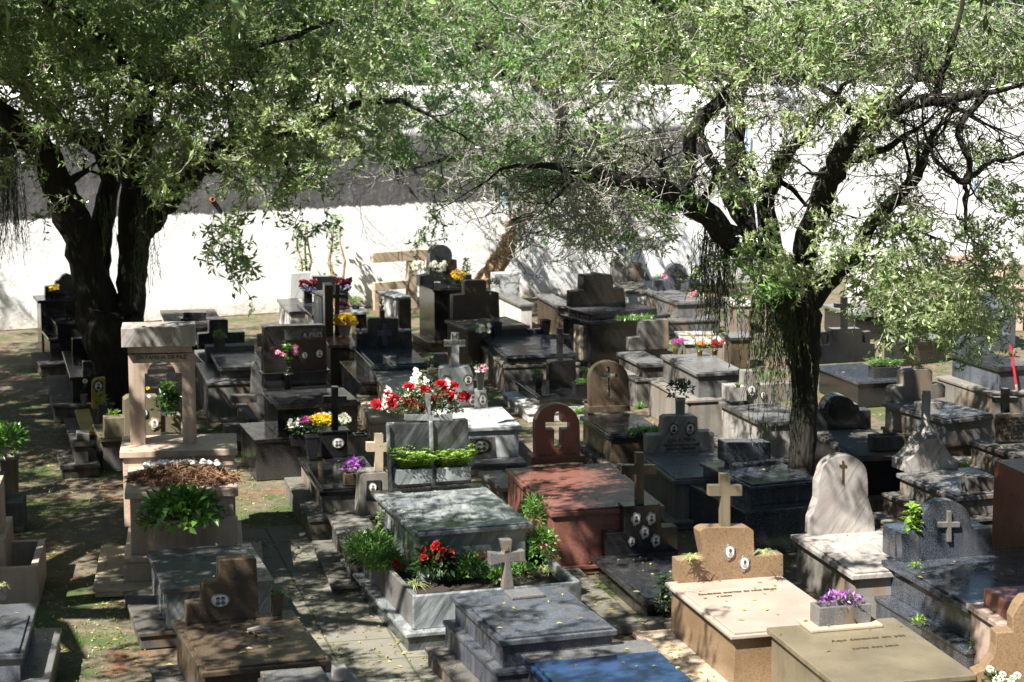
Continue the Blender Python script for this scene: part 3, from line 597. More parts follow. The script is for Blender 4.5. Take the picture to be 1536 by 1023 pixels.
o = plant('A5', (415,585), T.onp((415,590), ly, 'A5')[1]-.02, 'rose_arrangement', 'big arrangement of red roses and white sprays topping the twin marble panels', 'flowers', [('bush','leaf_dark',118,52,900,6), ('bush','leaf_grey',110,62,500,5), ('stems','leaf_grey',26,84,460,5)], [('rose','petal_red',19,roses)])
o.location += Vector((-.04, .14, 0))
for dx, hh, nn, ww in ((-14, 88, 60, 26), (-2, 74, 55, 34), (-62, 58, 30, 20), (40, 66, 32, 16), (10, 52, 50, 40), (-35, 45, 40, 40), (52, 30, 25, 16)):
    for _ in range(int(nn*1.7)): t_ = random.random(); petal(o, 'daisy', 'petal_white', ((dx+random.gauss(0, ww*.5*(1.05-t_)))*.0061, random.uniform(-.1, .06), hh*.0061*(.3+.7*t_)), random.uniform(.03, .055))
roots = zr-.1
def gp(p, r=6, z=roots): return (r, p, z)
plant(6, (565,560), roots, 'leafy_plant', 'feathery green plant spilling from the left corner of the marble planter', 'plant', [('fine','leaf_mid',80,60,1500,9), ('grass','leaf_mid',50,40,90,.8)])
plant(6, (600,500), roots, 'leafy_plant', 'loose bright shrub climbing behind the feathery plant on the marble planter', 'plant', [('stems','leaf_young',60,75,110,7), ('bush','leaf_mid',70,40,160,6)])
plant(6, (500,520), .4, 'leafy_plant', 'straggly shoots leaning left over the edge of the marble planter', 'plant', [('bush','leaf_grey',60,50,170,5)])
plant(6, (830,610), roots, 'flowering_bush', 'dark leaved bush with a dozen bright red flowers in the marble planter', 'flowering plant', [('bush','leaf_dark',70,60,520,9)],
      [('rose','petal_red',13,[(-20,52),(-4,58),(-22,44),(0,63),(8,53),(18,49),(22,46),(-2,35),(5,36),(14,36),(4,20),(24,33),(3,44)])])
plant(6, (665,590), roots, 'flowering_bush', 'small bush with coral red flowers left of the bright red bush', 'flowering plant', [('bush','leaf_mid',40,36,230,6)], [('rose','petal_red',9,[(-2,28),(3,24),(-5,20)])])
plant(6, (745,625), roots, 'spider_plant', 'striped spider plant arching over the front corner of the marble planter', 'spider plant', [('spider','leaf_stripe',46,24,60,1.3)])
plant(6, (990,605), roots, 'flowering_bush', 'bush of light leaves with one pink bloom in the middle of the marble planter', 'flowering plant', [('bush','leaf_mid',60,44,420,6)], [('rose','petal_pink',9,[(8,36),(17,38)]), ('daisy','petal_orange',6,[(4,42),(14,46)])])
plant(6, (1085,625), roots, 'flowering_bush', 'low bush with an orange bloom just left of the flared cross', 'flowering plant', [('bush','leaf_glossy',26,26,160,6)], [('rose','petal_orange',9,[(5,18)]), ('daisy','petal_white',6,[(0,14)])])
plant(7, (170,560), roots, 'leafy_plant', 'tall leafy bush filling the right side planter of the marble tomb', 'plant', [('bush','leaf_mid',48,70,620,6)], [('daisy','petal_pink',6,[(-4,40),(2,44)])])
plant(7, (140,400), roots, 'leafy_plant', 'wispy climbing stems between the marble tomb and the red granite tomb', 'plant', [('fine','leaf_mid',36,60,330,7), ('bush','leaf_mid',40,50,200,5)])
plant(7, (190,570), roots, 'spider_plant', 'spider plant hanging from the right end of the marble planter', 'spider plant', [('spider','leaf_stripe',34,22,46,1.3)])
plant(7, (75,500), roots, 'leafy_plant', 'small shoots in the marble planter right of the flared cross', 'plant', [('bush','leaf_mid',22,22,70,6)])
plant(6, (905,600), roots, 'ground_plant', 'low carpet of leaves between the red bush and the pink bloom', 'plant', [('bush','leaf_mid',60,16,260,5)])
plant(6, (1170,590), roots, 'ground_plant', 'low carpet of leaves right of the flared cross', 'plant', [('bush','leaf_mid',60,22,280,5)], [('daisy','petal_yellow',4,[(4,14),(12,10)])])
plant(6, (630,585), roots, 'leafy_plant', 'green leafy stems along the left wall of the marble planter', 'plant', [('bush','leaf_mid',50,44,320,6), ('fine','leaf_mid',40,50,260,7)])
# red granite tomb
T = Tomb(7, 'red granite tomb with a round headstone pierced by a cross', 'red_granite', (210,328), (680,295), (20,148), bot=(230,590), tiers=[(.02,.03,.02,.1,'red_granite')], slab=.02, ov=.03)
s = T.slabstone([(285,1023),(290,985),(520,980),(520,1015)], (290,1018), .26, r=3, name='base')
y_ = T.ly+.06
hole = [(385,864),(347,864),(347,832),(385,832)]+arc(402, 800, 16, 14, 180, 0, 8)+[(418,832),(454,832),(454,864),(418,864),(417,930)]+arc(401, 932, 16, 16, 0, -180, 8)
T.slabstone([(303,985),(302,850)]+arc(399, 850, 97, 98, 180, 0, 24)+[(497,850),(498,982)], None, .13, y=y_, holes=[hole], r=3, sink=False, bevel=.012)
# black tomb with five portraits
T = Tomb(7, 'low black tomb with five leaf framed portraits and a leaning black cross', 'black_granite', (590,690), (972,664), (375,505), bot=(600,785), lidm='charcoal_granite', bodym='charcoal_granite', tiers=[], ov=.06)
T.lb(-.42, -.1, -.25, T.L+.1, 0, .09, 'kerb', 'rubble'); T.lb(-.42, T.w+.1, -.27, -.02, 0, .08, 'kerb', 'rubble')
T.slabstone([(437,500),(437,410),(512,405),(510,300),(657,293),(668,388),(735,385),(735,485)], (437,503), .2); yy = T.ly
for p in ((560,350),(622,347),(595,404),(640,438)): T.portrait(p, 15, 20, frame='silver', tone='portrait_dark')
T.portrait((542,443), 11, 15, frame='silver')
T.cross(563,594,297,80,503,646,131,168, t=.07, y=yy+.04)
# pinkish beige tomb
T = Tomb(0, 'sunlit pinkish beige tomb with a gold granite headstone, cross and two portraits', 'pink_granite', (1096.6,954.6), (1281,937), (997,873), h=.52, bodym='gold_granite', tiers=[(.3,.3,.1,.05,'tan_concrete')], lt=.035, slab=.022, ov=.05); T.r = 7
T.slabstone([(733,618),(733,525),(790,519),(842,515),(825,432),(822,405),(832,396),(850,390),(1020,388),(1035,394),(1044,402),(1045,440),(1048,507),(1130,500),(1165,498),(1165,595)], (733,618), .17, m='gold_granite'); yy = T.ly
T.cross(911,948,396,168,862,997,215,258, t=.07, y=yy+.05, m='olive_granite')
T.portrait((945,487), 17, 24, y=yy, frame='silver', tone='portrait_skin'); T.portrait((1005,534), 17, 24, y=yy, frame='silver', tone='portrait_skin')
T.text('Saudades eternas de seus filhos', (470,340), .06, r='A7', flatz=T.h+.024, m='bronze'); T.text('e netos', (330,385), .05, r='A7', flatz=T.h+.024, m='bronze')
beige = T
plant(7, (785,512), T.h+.26, 'spider_plant', 'small pale spider plant left of the gold granite headstone', 'spider plant', [('spider','leaf_stripe',36,17,60,1.0)])
plant(8, (130,492), T.h+.3, 'spider_plant', 'small pale spider plant right of the gold granite headstone', 'spider plant', [('spider','leaf_stripe',30,18,60,1.0)])
plant(7, (672,770), .05, 'creeping_plant', 'trailing plant growing against the left corner of the beige tomb', 'plant', [('stems','leaf_dark',60,84,190,6), ('bush','leaf_grey',22,50,90,5)])
# olive tomb with planter
T = Tomb(0, 'olive gold tomb at the bottom edge carrying a stone trough of purple leaves', 'olive_granite', (1259,1030), (1466,1006), (1150,941), h=.62, slab=0)
oz = T.h
T.lb(*(lambda a, b: (a[0], b[0], a[1], a[1]+.34))(T.loc(at(*q(8, (322,825)), oz)), T.loc(at(*q(8, (608,795)), oz))), oz, oz+.03, 'plate', 'tan_concrete')
plant(8, (440,775), oz+.03, 'purple_plant', 'speckled stone trough full of purple leaves on the olive gold tomb', 'potted plant', [('bush','petal_purple',78,20,120,5), ('bush','leaf_dark',70,14,70,4.5)], pt=('trough','grey_granite',87,87,30,36))
T.text('Aqui descansa em paz', (560,850), .075, r=8, flatz=oz, m='bronze'); T.text('junto dos seus', (590,885), .07, r=8, flatz=oz, m='bronze')
# marble arched headstone
T = Tomb(8, 'white veined marble tomb with a tall round shouldered marble headstone', 'old_marble', (490,585), (925,548), (235,412), h=.47, lidm='old_marble', bodym='concrete', slab=.02, ov=.05)
T.slabstone([(318,418),(322,350),(350,268),(352,200)]+arc(459, 168, 94, 80, 176, 4, 18)+[(556,200),(556,262),(580,340),(584,408)], (318,418), .16)
T.cross(451,457,205,110,440,468,126,134, t=.012, y=T.ly-.012, m='bronze', name='ornament')
# blue granite tomb
T = Tomb(8, 'large speckled blue granite tomb with round headstone and raised cross', 'blue_granite', (975,725), (1590,680), (610,518), h=.56, tiers=[(.12,.16,.1,.24,'blue_granite')], ov=.05)
T.slabstone([(697,530),(695,412),(776,408),(780,360)]+arc(880, 362, 100, 86, 175, 5, 20)+[(982,360),(984,398),(1066,392),(1070,505)], (697,530), .12); yy = T.ly
T.cross(885,903,450,320,847,938,366,390, t=.03, y=yy-.03, m='grey_granite')
T.lb(T.onp((695,412),yy)[0], T.onp((785,412),yy)[0], yy+.12, yy+.4, T.h, T.onp((695,412),yy)[1], 'planter_box'); T.lb(T.onp((984,400),yy)[0], T.onp((1068,395),yy)[0], yy+.12, yy+.4, T.h, T.onp((1068,394),yy)[1], 'planter_box')
plant(8, (735,412), T.h+.26, 'leafy_plant', 'bright green leafy stem rising left of the blue granite headstone', 'plant', [('stems','leaf_lime',60,50,60,11), ('bush','leaf_lime',30,24,60,9)])
plant(8, (745,560), T.h, 'weed', 'tiny weed rooted at the foot of the blue granite headstone', 'weed', [('bush','leaf_lime',14,12,40,4)])
plant(8, (765,800), .24, 'weed', 'little green weed on the ledge halfway along the blue granite tomb', 'weed', [('bush','leaf_lime',22,18,60,5)])
plant(8, (993,882), .24, 'weed', 'little green weed at the front corner ledge of the blue granite tomb', 'weed', [('bush','leaf_lime',12,10,40,4)])
plant(8, (618,690), .1, 'weed', 'dark green weed between the marble tomb and the blue granite tomb', 'weed', [('bush','leaf_mid',14,14,50,4)])
# right edge
T = Tomb(0, 'tall smooth red brown stone box at the right edge', 'red_granite', None, None, (1492,690), BR=(1640,676), h=1.3, L=1.25, slab=0, lt=.02, ov=.0, bodym='red_granite')
T = Tomb(0, 'pink granite lid with a small pink box at the lower right corner', 'rose_granite', (1516,949), (1700,930), (1481,926), h=.62, L=.9, bodym='rose_granite', slab=0, lidm='rose_granite'); T.lb(.12, 1.1, .35, .8, T.h, T.h+.16, 'box', 'red_granite')
m_ = 'gold_granite'
T = Tomb(0, 'golden brown headstone with a hollow curved wing cut by the right edge', m_, (1480,1100), (1700,1080), (1460,1040), h=.5, L=1.2)
T.slabstone([(300,1100),(300,930),(400,890),(455,810),(500,740),(525,640),(527,492),(705,482),(700,330),(760,200),(830,125),(1000,110),(1100,200),(1150,400),(1150,1100)], None, .16, y=T.L-.2, r='B5', sink=True)
plant('B5', (540,1100), .68, 'white_flowers', 'white daisies in front of the golden brown headstone', 'flowers', [('bush','leaf_dark',46,24,120,6)], [('mum','petal_white',13,[(-20,38),(-6,24),(14,22),(20,28),(4,26),(-10,20),(8,16)])])
# left edge
T = Tomb('A8', 'pinkish stone tomb with an empty tray cut by the left edge', 'rose_granite', (-330,580), (150,545), None, h=.4, L=1.05, yaw=8, flat=True)
w = T.w; T.lb(w-.9, w, 0, .06, 0, .4, 'tray_wall'); T.lb(w-.07, w, .06, T.L, 0, .4, 'tray_wall'); T.lb(0, w-.07, T.L-.06, T.L, 0, .4, 'tray_wall'); T.lb(0, w-.07, .06, T.L-.06, 0, .1, 'tray_floor', 'soil')
T.lb(w-1.4, w-.33, .25, 1.2, .1, .62, 'body'); T.lb(w-1.4, w-.38, .45, 1.0, .62, 1.1, 'headstone')
T = Tomb('A8', 'dark grey stepped tomb at the lower left edge', 'slate_blue', (-260,925), (95,900), (-360,745), h=.55, tiers=[(.05,.35,.2,.3,'grey_granite')], yaw=8, L=1.5)
plant('A8', (8,690), .6, 'spider_plant', 'spider plant in a dark pot at the left edge beside the grey slab', 'spider plant', [('spider','leaf_stripe',40,16,40,1)], pt=('square','charcoal_granite',14,12,22))
m = MB(); m.box(-.32, .3, 0, .5, 0, .34); m.box(-.3, .1, .05, .4, .34, .62); PP = at(-6, 800, 0)
o = empty('plinth', PP, .14, label='dark stone plinth behind the pinkish tray at the left edge', cat='plinth'); m.build('block', 'dark_concrete', o, bevel=.01)
plant(0, (16,742), .02, 'leafy_plant', 'dark leafy plant in a brown stone pot at the left edge', 'potted plant', [('bush','leaf_glossy',56,60,330,10)], pt=('pot','concrete',30,24,62))
# ---------------------------------------------------------------- tombs, left middle
T = Tomb('A1', 'black stepped tomb at far left with curvy headstone and vase of yellow flowers', 'black_granite', (195,500), (470,492), (135,430), h=.8, tiers=[(.12,.03,.1,.56,'black_granite'), (.3,.3,.2,.2,'dark_concrete')], slab=0, lt=.04)
T.lb(-.12, T.w+.1, T.L, T.L+.55, .0, 1.0, 'pedestal'); T.lb(-.17, T.w+.15, T.L-.04, T.L+.6, 1.0, 1.05, 'pedestal_lid')
T.slabstone([(105,285),(105,175),(190,165),(198,130),(225,120),(255,80),(300,60),(345,75),(375,120),(440,130),(445,170),(500,175),(500,280)], None, .14, z=1.05, y=T.L+.35, sink=True)
plant('A1', (185,395), .8, 'flower_vase', 'slender black vase of yellow flowers on the far left black tomb', 'flower vase', [('bush','leaf_dark',15,18,60,6)], [('daisy','petal_yellow',6,(16,16,14,22))], pt=('square','black_granite',10,7,22))
T = Tomb('A1', 'black tomb with stair stepped headstone partly hidden behind the left tree trunk', 'black_granite', (325,982), (650,962), (255,748), h=.62, tiers=[(.25,.1,.1,.25,'dark_concrete')], slab=0)
T.slabstone([(345,768),(345,640),(455,632),(458,462),(545,455),(548,380),(640,375),(640,755)], (345,768), .14); T.block(440, 625, 940, 842, .12)
T = Tomb('B3', 'small yellow painted grave with a dark star shaped portrait', 'yellow_paint', (400,690), (545,684), (335,470), h=.28, bodym='dark_concrete', tiers=[(.15,.25,.1,.16,'dark_concrete')], slab=0)
T.slabstone([(500,470),(500,215),(520,190),(545,178),(628,172),(628,470)], (500,470), .16); T.portrait((560,245), 34, 42, frame='portrait_dark')
plant('B3', (425,440), .3, 'flower_vase', 'grey urn with a single pale bloom beside the yellow grave', 'flower vase', [('bush','leaf_dark',10,24,30,4)], [('mum','petal_white',8,[(2,24)])], pt=('urn','grey_granite',12,9,18))
plant('B3', (600,600), .28, 'potted_plant', 'dark square vase with large pale green leaves beside the yellow grave', 'potted plant', [('bush','leaf_glossy',17,22,34,8)], pt=('square','slate_blue',13,11,28))
T = Tomb('B3', 'low dark tomb with small grey block in front of the yellow grave', 'dark_concrete', (305,800), (490,785), (250,640), h=.42, tiers=[(.15,.1,.1,.15,'dark_concrete')], slab=0, L=.9); T.block(358, 480, 780, 705, .2, m='grey_granite')
T = Tomb('B3', 'low brown tomb with planter wings and reddish portrait seen behind the arched monument', 'olive_granite', (570,755), (1440,700), (480,590), h=.42, L=.9, bodym='dark_concrete', slab=0)
yb = T.y0((800,745))
T.slabstone([(805,745),(805,380),(830,362),(845,350),(1120,345),(1160,380),(1162,735)], (805,745), .2)
T.portrait((1095,605), 36, 42, frame='rose_granite', tone='rose_granite', y=T.ly); T.portrait((1003,505), 22, 34, frame='portrait_dark', y=T.ly)
for a in ((620,806,735,560), (1162,1350,690,535)):
    T.slabstone([(a[0],a[2]),(a[0],a[3]),(a[1],a[3]-10),(a[1],a[2]-10)], None, .22, y=T.ly+.02, name='planter')
plant('B3', (705,560), .75, 'leafy_plant', 'small bright leaves in the left planter wing behind the arch', 'plant', [('bush','leaf_lime',18,12,50,6)])
plant('B3', (1240,545), .7, 'leafy_plant', 'tall leafy shrub seen through the arch of the monument', 'plant', [('stems','leaf_mid',60,60,120,9), ('bush','leaf_dark',44,40,240,9)], [('rose','petal_yellow',6,[(-32,46)]), ('daisy','petal_white',6,[(-31,36)])])
# tombs behind the arch
T = Tomb('A4', 'two tiered grey tomb with a raised back ledge right of the arched monument', 'grey_granite', (150,440), (425,428), (95,345), h=.72, tiers=[(.2,.28,.0,.56,'grey_granite')], slab=0, bodym='dark_concrete')
T.lb(-.05, T.w, T.L-.05, T.L+.22, .0, .8, 'ledge', 'concrete')
plant('A4', (155,330), .8, 'potted_plant', 'round concrete pot of lime green leaves on the grey back ledge', 'potted plant', [('bush','leaf_lime',18,10,70,6)], pt=('pot','concrete',18,17,20))
plant('A4', (395,312), .8, 'concrete_pot', 'empty pale concrete pot beside the tall black headstone', 'pot', pt=('pot','pale_concrete',10,9,19))
T = Tomb('A4', 'black tomb with pale cross on its stepped headstone behind the grey ledge', 'blue_granite', (75,420), (330,400), (-10,335), h=.5, slab=0)
T.slabstone([(32,330),(32,240),(95,235),(95,165),(105,156),(200,154),(207,164),(207,232),(305,228),(305,318)], None, .16, y=T.L-.18, m='charcoal_granite'); T.cross(143,163,232,175,118,195,205,226, t=.02, y=T.ly-.02, m='grey_granite')
T = Tomb('A4', 'small low tomb with weathered posts between the two tiered tomb and the tall black tomb', 'dark_concrete', (315,748), (385,744), (240,640), h=.36, tiers=[(.2,.2,.0,.14,'dark_concrete')], slab=.01, back=.3)
T.slabstone([(340,605),(345,430),(352,408),(375,400),(410,402),(415,430),(415,600)], None, .12, y=T.L+.1, z=.0, m='grey_granite', sink=False); T.lb(-.05, .3, T.L-.12, T.L+.05, .36, .46, 'ledge')
T = Tomb('A1', 'plain grey tomb by the white wall with dark block headstone behind the arch', 'grey_granite', (1190,545), (1700,520), (1120,390), h=.42, bodym='pale_concrete', lidm='dark_concrete', slab=0)
T.block(1325, 1530, 485, 405, .12, m='charcoal_granite', r='A1'); 
T = Tomb('A1', 'low dark tomb with one small square post between the arch and the white wall', 'charcoal_granite', (1200,700), (1480,690), (1130,590), h=.3, slab=0); T.block(1305, 1375, 560, 458, .12, z=.3, r='A1')
# PRES tomb
T = Tomb('A3', 'tall black tomb with wide black headstone lettered R PRES', 'black_granite', (140,550), (685,520), (45,460), h=.92, tiers=[(.28,.05,.0,.52,'charcoal_granite')], bot=None, back=.3, lidm='charcoal_granite')
T.slabstone([(65,440),(68,352),(62,345),(66,50),(100,42),(445,32),(462,40),(470,330),(488,336),(484,345),(468,350),(472,425)], (65,440), .16); yy = T.ly
T.lb(T.onp((50,350),yy)[0], T.onp((488,350),yy)[0], yy-.04, yy+.2, T.onp((60,352),yy)[1], T.onp((60,340),yy)[1], 'moulding')
T.slabstone([(200,130),(195,60),(440,50),(442,122)], None, .01, y=yy-.012, name='name_plate', m='dark_marble', sink=False); T.text('R PRES', (378,110), .085, y=yy-.016, m='pale_ink')
T.portrait((419,214), 18, 22, y=yy, frame='silver', leafy=False); T.portrait((325,225), 16, 20, y=yy, frame='portrait_dark', tone='rose_granite', leafy=False)
plant('A3', (222,440), .92, 'flower_vase', 'tall glass vase of pink lilies before the wide black headstone', 'flower vase', [('stems','leaf_mid',24,52,34,9)], [('daisy','petal_pink',12,[(10,46),(12,36),(-16,38),(-9,34)])], pt=('pot','charcoal_granite',12,10,24))
o = plant('A3', (415,790), .52, 'flower_trough', 'long row of white, magenta and yellow chrysanthemums before the tall black tomb', 'flowers', [('bush','leaf_dark',92,30,520,6)],
      [('mum','petal_yellow',18,[(-8,26),(0,30),(8,30),(14,27),(2,24),(10,24)]), ('mum','petal_magenta',11,[(-25,27),(-20,30),(-17,25)]), ('daisy','petal_white',6,(22,18,18,30)), ('daisy','petal_lilac',6,[(8,37),(18,36),(3,36)]), ('mum','petal_white',12,[(34,28),(40,31),(44,26),(38,24)])], pt=('trough','black_granite',86,86,14,20))
for c in list(o.children):
    if c.name.startswith('blossom') and c.data.name.startswith('blossom') and c.data.materials[0].name == 'petal_white' and c.scale.x < .08: c.location.x -= 40*o.location.y/F
# cross tomb in front
T = Tomb(6, 'low black tomb with tall black cross, oval portrait and twin vases', 'charcoal_granite', (355,240), (640,212), (265,100), h=.52, tiers=[(.16,.25,.05,.28,'rubble')], lidm='black_granite', bodym='concrete')
T.block(440, 605, 885, 722, .2, r='A3', m='black_granite'); yy = T.ly; T.lb(T.onp((440,722),yy,'A3')[0]-.02, T.onp((605,722),yy,'A3')[0]+.02, yy-.02, yy+.22, T.onp((440,722),yy,'A3')[1], T.onp((440,712),yy,'A3')[1], 'moulding')
T.cross(505,545,716,430,450,600,490,535, t=.09, y=yy+.06, r='A3', m='black_granite'); T.portrait((544,788), 34, 29, y=yy, r='A3', frame='silver', leafy=False, two=True)
plant('A3', (375,885), .55, 'stone_vase', 'flared black stone vase left of the black cross', 'vase', pt=('square','black_granite',19,13,36)); plant('A3', (683,865), .55, 'stone_vase', 'flared black stone vase right of the black cross', 'vase', pt=('square','black_granite',19,13,34))
plant(6, (500,208), .55, 'potted_plant', 'purple leaved plant in a brown trough behind the stone cross', 'potted plant', [('bush','petal_purple',32,24,120,7)], pt=('trough','brown_granite',34,34,18,18))
T = Tomb(6, 'small concrete tomb with a sandy stone cross on a flared pedestal', 'concrete', (470,500), (640,485), (390,338), h=.4, tiers=[(.18,.12,.0,.12,'rubble')], slab=0, bodym='dark_concrete')
T.slabstone([(512,335),(522,180),(530,168),(625,162),(640,172),(645,325)], (512,340), .3, name='pedestal', m='concrete'); yy = T.ly
T.cross(583,616,164,5,548,645,40,76, t=.09, y=yy+.08, m='tan_concrete'); T.slabstone([(545,275),(548,195),(608,192),(610,275)], None, .01, y=yy-.012, name='plaque', m='charcoal_granite', sink=False); T.portrait((573,222), 14, 16, y=yy-.012, frame='old_marble', leafy=False)
# ---------------------------------------------------------------- middle centre
T = Tomb(2, 'green black tomb with engraved cross and white capped headstone wings', 'charcoal_granite', (605,583), (862,560), (525,500), h=.7, lidm='blue_granite', bodym='grey_granite', tiers=[(.2,.12,.05,.5,'charcoal_granite')], back=.3)
T.slabstone([(540,512),(538,440),(590,436),(588,376),(595,370),(718,370),(722,376),(722,430),(780,424),(785,500)], (540,515), .16); yy = T.ly
T.cross(652,672,490,392,630,694,424,448, t=.02, y=yy-.02, m='slate_blue')
for a in ((538,556),(566,590),(724,746),(752,780)): x0, z0 = T.onp((a[0],437),yy,2); x1, _ = T.onp((a[1],437),yy,2); T.lb(x0, x1, yy+.01, yy+.15, z0, z0+.05, 'cap', 'white_marble')
T.lb(-.06, .1, T.L-.2, T.L, T.h, T.h+.05, 'cap', 'white_marble')
plant(2, (652,372), T.h+.6, 'small_plant', 'tiny dark conifer in a black pot on top of the engraved cross headstone', 'potted plant', [('stems','leaf_dark',14,22,90,4)], pt=('square','black_granite',8,7,11))
T = Tomb('A5', 'brown sided grey tomb with short stone posts behind the red roses', 'grey_granite', (170,420), (420,400), (85,275), h=.62, bodym='tan_concrete', slab=0, tiers=[(.25,.1,.0,.3,'tan_concrete')])
T.block(148, 225, 272, 188, .14); T.block(458, 535, 258, 170, .14, z=.62)
plant('A5', (450,262), .62, 'leafy_plant', 'low brownish foliage between the two short stone posts', 'plant', [('bush','leaf_grey',32,14,140,5)])
T = Tomb('A5', 'white marble tomb with marble cross and flowery metal portraits', 'white_marble', (470,630), (993,600), (380,520), h=.55, L=1.3, slab=0, tiers=[(.05,.3,.0,.15,'grey_granite')])
yy = T.y0((700,500)); 
T.slabstone([(495,500),(495,262),(510,250),(675,248),(693,300),(697,430),(700,500)], None, .22, y=yy+.1, name='pedestal'); ya = yy+.1
T.cross(563,606,252,38,518,646,84,122, t=.07, y=ya+.07); T.text('IHS', (582,75), .1, y=ya+.07, m='bronze'); T.text('SAUDADE', (582,110), .07, y=ya+.07, m='bronze')
for p, s1 in (((530,335), 24), ((662,325), 22)): T.portrait(p, s1, s1*1.15, y=ya, frame='bronze')
T.portrait((690,445), 24, 34, y=ya-.03, frame='bronze')
T.slabstone([(705,498),(703,392),(775,384),(785,492)], None, .18, y=ya-.1, name='side_block'); T.portrait((751,446), 20, 30, y=ya-.1, frame='bronze')
# plaque on the front face
T.slabstone([(680,820),(672,690),(828,674),(842,808)], None, .05, y=-.35, z=0, name='plaque', m='old_marble', sink=False); T.portrait((745,732), 44, 34, y=-.35, frame='bronze', two=True)
plant('A5', (738,386), 1.03, 'flower_vase', 'white conical vase of dry pinkish flowers beside the marble cross', 'flower vase', [('bush','leaf_grey',18,14,60,4)], [('daisy','petal_pink',4,(14,18,4,14))], pt=('pot','white_marble',16,9,30))
plant('A5', (700,300), .9, 'leafy_plant', 'dark leaves behind the conical white vase', 'plant', [('bush','leaf_dark',18,20,70,6)])
T = Tomb(6, 'low grey slab tomb between the marble planter tomb and the red granite tomb', 'grey_granite', (1100,225), (1200,218), (985,142), h=.28, slab=0, L=.9)
# brown cross tomb and the far left group
T = Tomb('B7', 'red brown tomb with polished brown cross beside a basket of yellow flowers', 'brown_granite', (590,880), (860,865), (520,760), h=.62, slab=0, lidm='red_granite', bodym='brown_granite')
T.cross(655,697,790,300,610,750,392,428, t=.09, y=T.L-.3); T.lb(*(T.onp((560,800),T.L-.35)[0], T.onp((640,800),T.L-.35)[0]), T.L-.35, T.L, T.h, T.h+.8, 'pillar', 'brown_granite')
plant('B7', (745,790), .62, 'flower_basket', 'wrapped basket of bright yellow chrysanthemums by the brown cross', 'flowers', [('bush','leaf_dark',28,13,120,5)], [('mum','petal_yellow',12,[(-12,9),(-6,13),(0,14),(6,13),(12,10),(-8,7),(2,9),(9,6),(-14,5),(14,5),(-4,5),(5,4),(-10,12),(9,12)])], pt=('pot','wrap',25,14,20))
T = Tomb('B7', 'narrow tall black box tomb with sunlit left side', 'black_granite', (528,395), (635,390), (440,360), h=1.1, slab=0, lt=.03, lidm='charcoal_granite', bodym='black_granite'); T.lb(.005, .034, .05, T.L-.05, .05, 1.04, 'painted_lit_side', 'white_marble', 0)  # white panel paints sunlight onto the polished black left face
T = Tomb('B7', 'black tomb with rectangular black headstone between two pots of flowers', 'charcoal_granite', (430,595), (640,585), (285,475), h=.6, slab=0, bodym='old_marble')
T.block(440, 672, 400, 228, .16, z=None, m='black_granite', r='B7')
for lx, ly_, lb in ((393,478,'left'), (735,470,'right')):
    plant('B7', (lx,ly_), .62, 'potted_flowers', 'black pot of lilac and maroon flowers at the %s of the rectangular black headstone' % lb, 'potted flowers', [('bush','leaf_dark',24,18,70,6)], [('rose','petal_maroon',6,(26,24,10,20)), ('rose','petal_lilac',8,[(-2,6),(4,9),(9,5),(-8,9),(5,2)])], pt=('square','black_granite',13,13,19))
plant('B7', (720,560), .62, 'potted_flowers', 'maroon and lilac blossoms behind the yellow chrysanthemum basket', 'flowers', [('bush','leaf_dark',20,18,70,6)], [('rose','petal_maroon',6,(18,22,8,16)), ('rose','petal_lilac',8,[(-2,8),(4,4)])])
T = Tomb('B7', 'pale tomb by the wall with square grey white headstone', 'charcoal_granite', (215,560), (420,550), (95,440), h=.55, slab=0, bodym='pale_concrete', tiers=[(.3,.1,.0,.12,'dark_concrete')])
T.slabstone([(225,432),(235,195),(420,185),(415,430)], (225,440), .16, m='white_marble')
T = Tomb('B7', 'low dark block with pale top and bowl of lime leaves near the wall', 'black_granite', (835,562), (980,555), (790,515), h=.6, lidm='white_marble', slab=0)
plant('B7', (855,535), .6, 'potted_plant', 'bowl of bright lime green leaves on the pale topped block', 'potted plant', [('bush','leaf_lime',24,13,130,5)], pt=('pot','black_granite',14,10,6))
# bushes against the wall
for px, py, lb, hh in ((455,425,'left of two thin sunlit shrubs against the white wall',78), (505,418,'right of two thin sunlit shrubs against the white wall',92)):
    P = onwall(px, py+60, .45); P = Vector((P.x, P.y, 0)); k = P.y/F; o = empty('shrub', P, 0, label=lb, cat='shrub'); m = MB()
    for i in range(3):
        pts = [Vector((0, 0, 0))]
        for j in range(5): pts.append(pts[-1]+Vector((random.gauss(0, .05), random.gauss(0, .05), .33)))
        m.tube(pts, [.04-.006*j for j in range(6)], 6, jit=.3)
    m.build('stem', 'bark_brown', o); V, Q = foliage('stems', 1.3, (hh+45)*k, 190, .1); V[:, 2] = V[:, 2]+.3; npmesh('foliage', V, Q, 'leaf_mid', o)
# beige frame by the wall
d_ = .35
def wallbar(name, pts, th, mat, parent, off):
    P = [onwall(x, y, off) for x, y in pts]; base = P[0]; mb = MB(); L = [((p-base).dot(wdir), p.z) for p in P]; mb.prism(L, -th/2, th/2); o = mb.build(name, mat, parent, loc=(base.x-parent.location.x, base.y-parent.location.y, 0), bevel=.01); o.rotation_euler = (0, 0, wyaw); return o
fr = empty('wall_bars', onwall(560, 480, .35)*Vector((1,1,0)) if False else Vector((onwall(560, 480, .35).x, onwall(560, 480, .35).y, 0)), 0, label='beige concrete frame of bars standing against the white wall', cat='frame')
wallbar('beam', [(557,394),(557,379),(650,373),(650,388)], .16, 'tan_concrete', fr, .4); wallbar('post', [(610,480),(611,391),(624,390),(624,480)], .14, 'tan_concrete', fr, .4)
wallbar('beam', [(560,436),(560,424),(610,420),(610,432)], .14, 'tan_concrete', fr, .42); wallbar('post', [(560,490),(560,437),(567,437),(567,490)], .14, 'tan_concrete', fr, .4)
